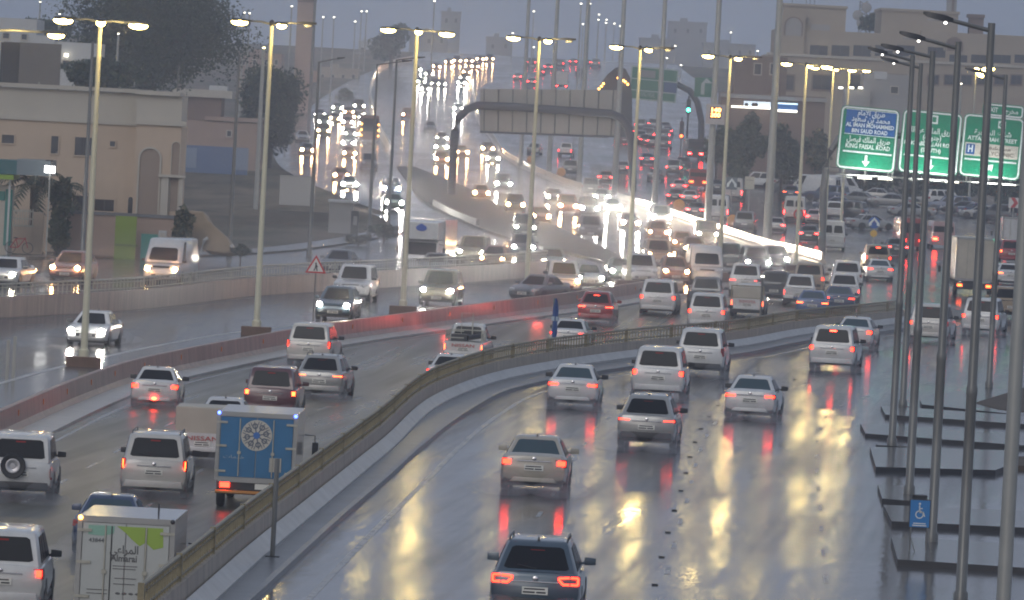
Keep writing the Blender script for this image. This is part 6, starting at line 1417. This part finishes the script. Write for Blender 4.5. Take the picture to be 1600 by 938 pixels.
# headlamp beams of the cars nearest the lit barrier (real lamps at their bumpers)
def beam(px,py,power,yaw=-4,col=(1,.78,.52),H=.75):
    p=P(px,py); l=bpy.data.lights.new('headlamp_beam','SPOT'); l.energy=power; l.spot_size=R(24); l.spot_blend=.6; l.shadow_soft_size=.08; l.color=col
    o=bpy.data.objects.new('headlamp_beam',l); COL.objects.link(o); o.location=p+Vector((0,-.3,H)); o.rotation_euler=(R(90-9),0,R(180-yaw)); return o
for px,py,pw in((921,340,12000),(958,334,16000),(1033,354,16000),(1105,382,12000),(1160,395,9000),(1214,408,8000),(940,318,12000)): beam(px,py,pw,yaw=-13 if px<1150 else -16)
for px,py,pw in((716,176,9000),(725,129,9000),(670,121,9000),(652,114,20000),(611,308,9000)): beam(px,py,pw,yaw=12 if px<700 else -14)
for px,py,pw in((1298,585,0),): pass
# red brake glow thrown on the median barrier
for px,py,pw in((840,500,1500),(700,520,700),(-20,720,1200)):
    p=P(px,py,'m'); l=bpy.data.lights.new('brake_glow','POINT'); l.energy=80 if px!=-20 else 120; l.color=(1,.08,.05); l.shadow_soft_size=.2; o=bpy.data.objects.new('brake_glow',l); COL.objects.link(o); o.location=p+Vector((0,-.4,.9))
# ------------------------------------------------------------------ haze
hz=bpy.data.materials.new('haze'); hz.use_nodes=True; n=hz.node_tree.nodes; n.clear(); pv=n.new('ShaderNodeVolumePrincipled'); out=n.new('ShaderNodeOutputMaterial')
pv.inputs['Color'].default_value=(.86,.91,1,1); pv.inputs['Density'].default_value=HAZE; pv.inputs['Anisotropy'].default_value=.75; hz.node_tree.links.new(pv.outputs[0],out.inputs['Volume'])
m=MB().box(-430,470,-6,2240,-4,66); o=m.build('haze',hz); tag(o,'rain haze filling the air over the whole road','haze',kind='stuff'); o['category']='haze'

def mist(name, dens, g, col=(.93,.94,.97,1)):
    m_=bpy.data.materials.new(name); m_.use_nodes=True; n_=m_.node_tree.nodes; n_.clear(); v_=n_.new('ShaderNodeVolumePrincipled'); o_=n_.new('ShaderNodeOutputMaterial')
    v_.inputs['Color'].default_value=col; v_.inputs['Density'].default_value=dens; v_.inputs['Anisotropy'].default_value=g; m_.node_tree.links.new(v_.outputs[0],o_.inputs['Volume']); return m_
# low spray mist added over the packed oncoming lanes to give headlamps halos
mb=MB(); rings=[]
for i in range(24):
    y=300+i*34; a,b=max(cL(y),-26)+2, c4(max(y,c4.y0))-1.2; z=terr(y); rings.append([(a,y,z-.3),(b,y,z-.3),(b,y,z+2.2),((a+b)/2,y,z+3.2),(a,y,z+2.2)])
o=tag(mb.loft(rings).build('halo_mist',mist('halo_mist_air',.0024,.85)),'low spray mist added over the packed oncoming lanes for headlamp halos',kind='stuff')
# spray thrown up behind the wheels of the nearer cars
mb=MB()
for r_ in list(bpy.data.objects):
    if r_.type=='EMPTY' and r_.get('group') in('vehicles driving away','vehicles coming towards the camera') and r_.location.y<330:
        z=r_.rotation_euler.z; onc=abs(z)>1.5
        for k in(-1,1):
            for dy,rx,ry,rz in((-3.6,.9,1.7,.20),(-2.8,.55,1.2,.34),(-1.7,.42,.9,.28)):
                x,y_=k*.72,dy; cx=r_.location.x+x*math.cos(z)-y_*math.sin(z); cyy=r_.location.y+x*math.sin(z)+y_*math.cos(z)
                mb.ell((cx,cyy,r_.location.z+rz*.8),rx,ry,rz,10,6)
o=tag(mb.build('tyre_spray',mist('tyre_spray_air',.17,.3)),'pale spray puffs trailing the wheels of the nearer cars',kind='stuff')
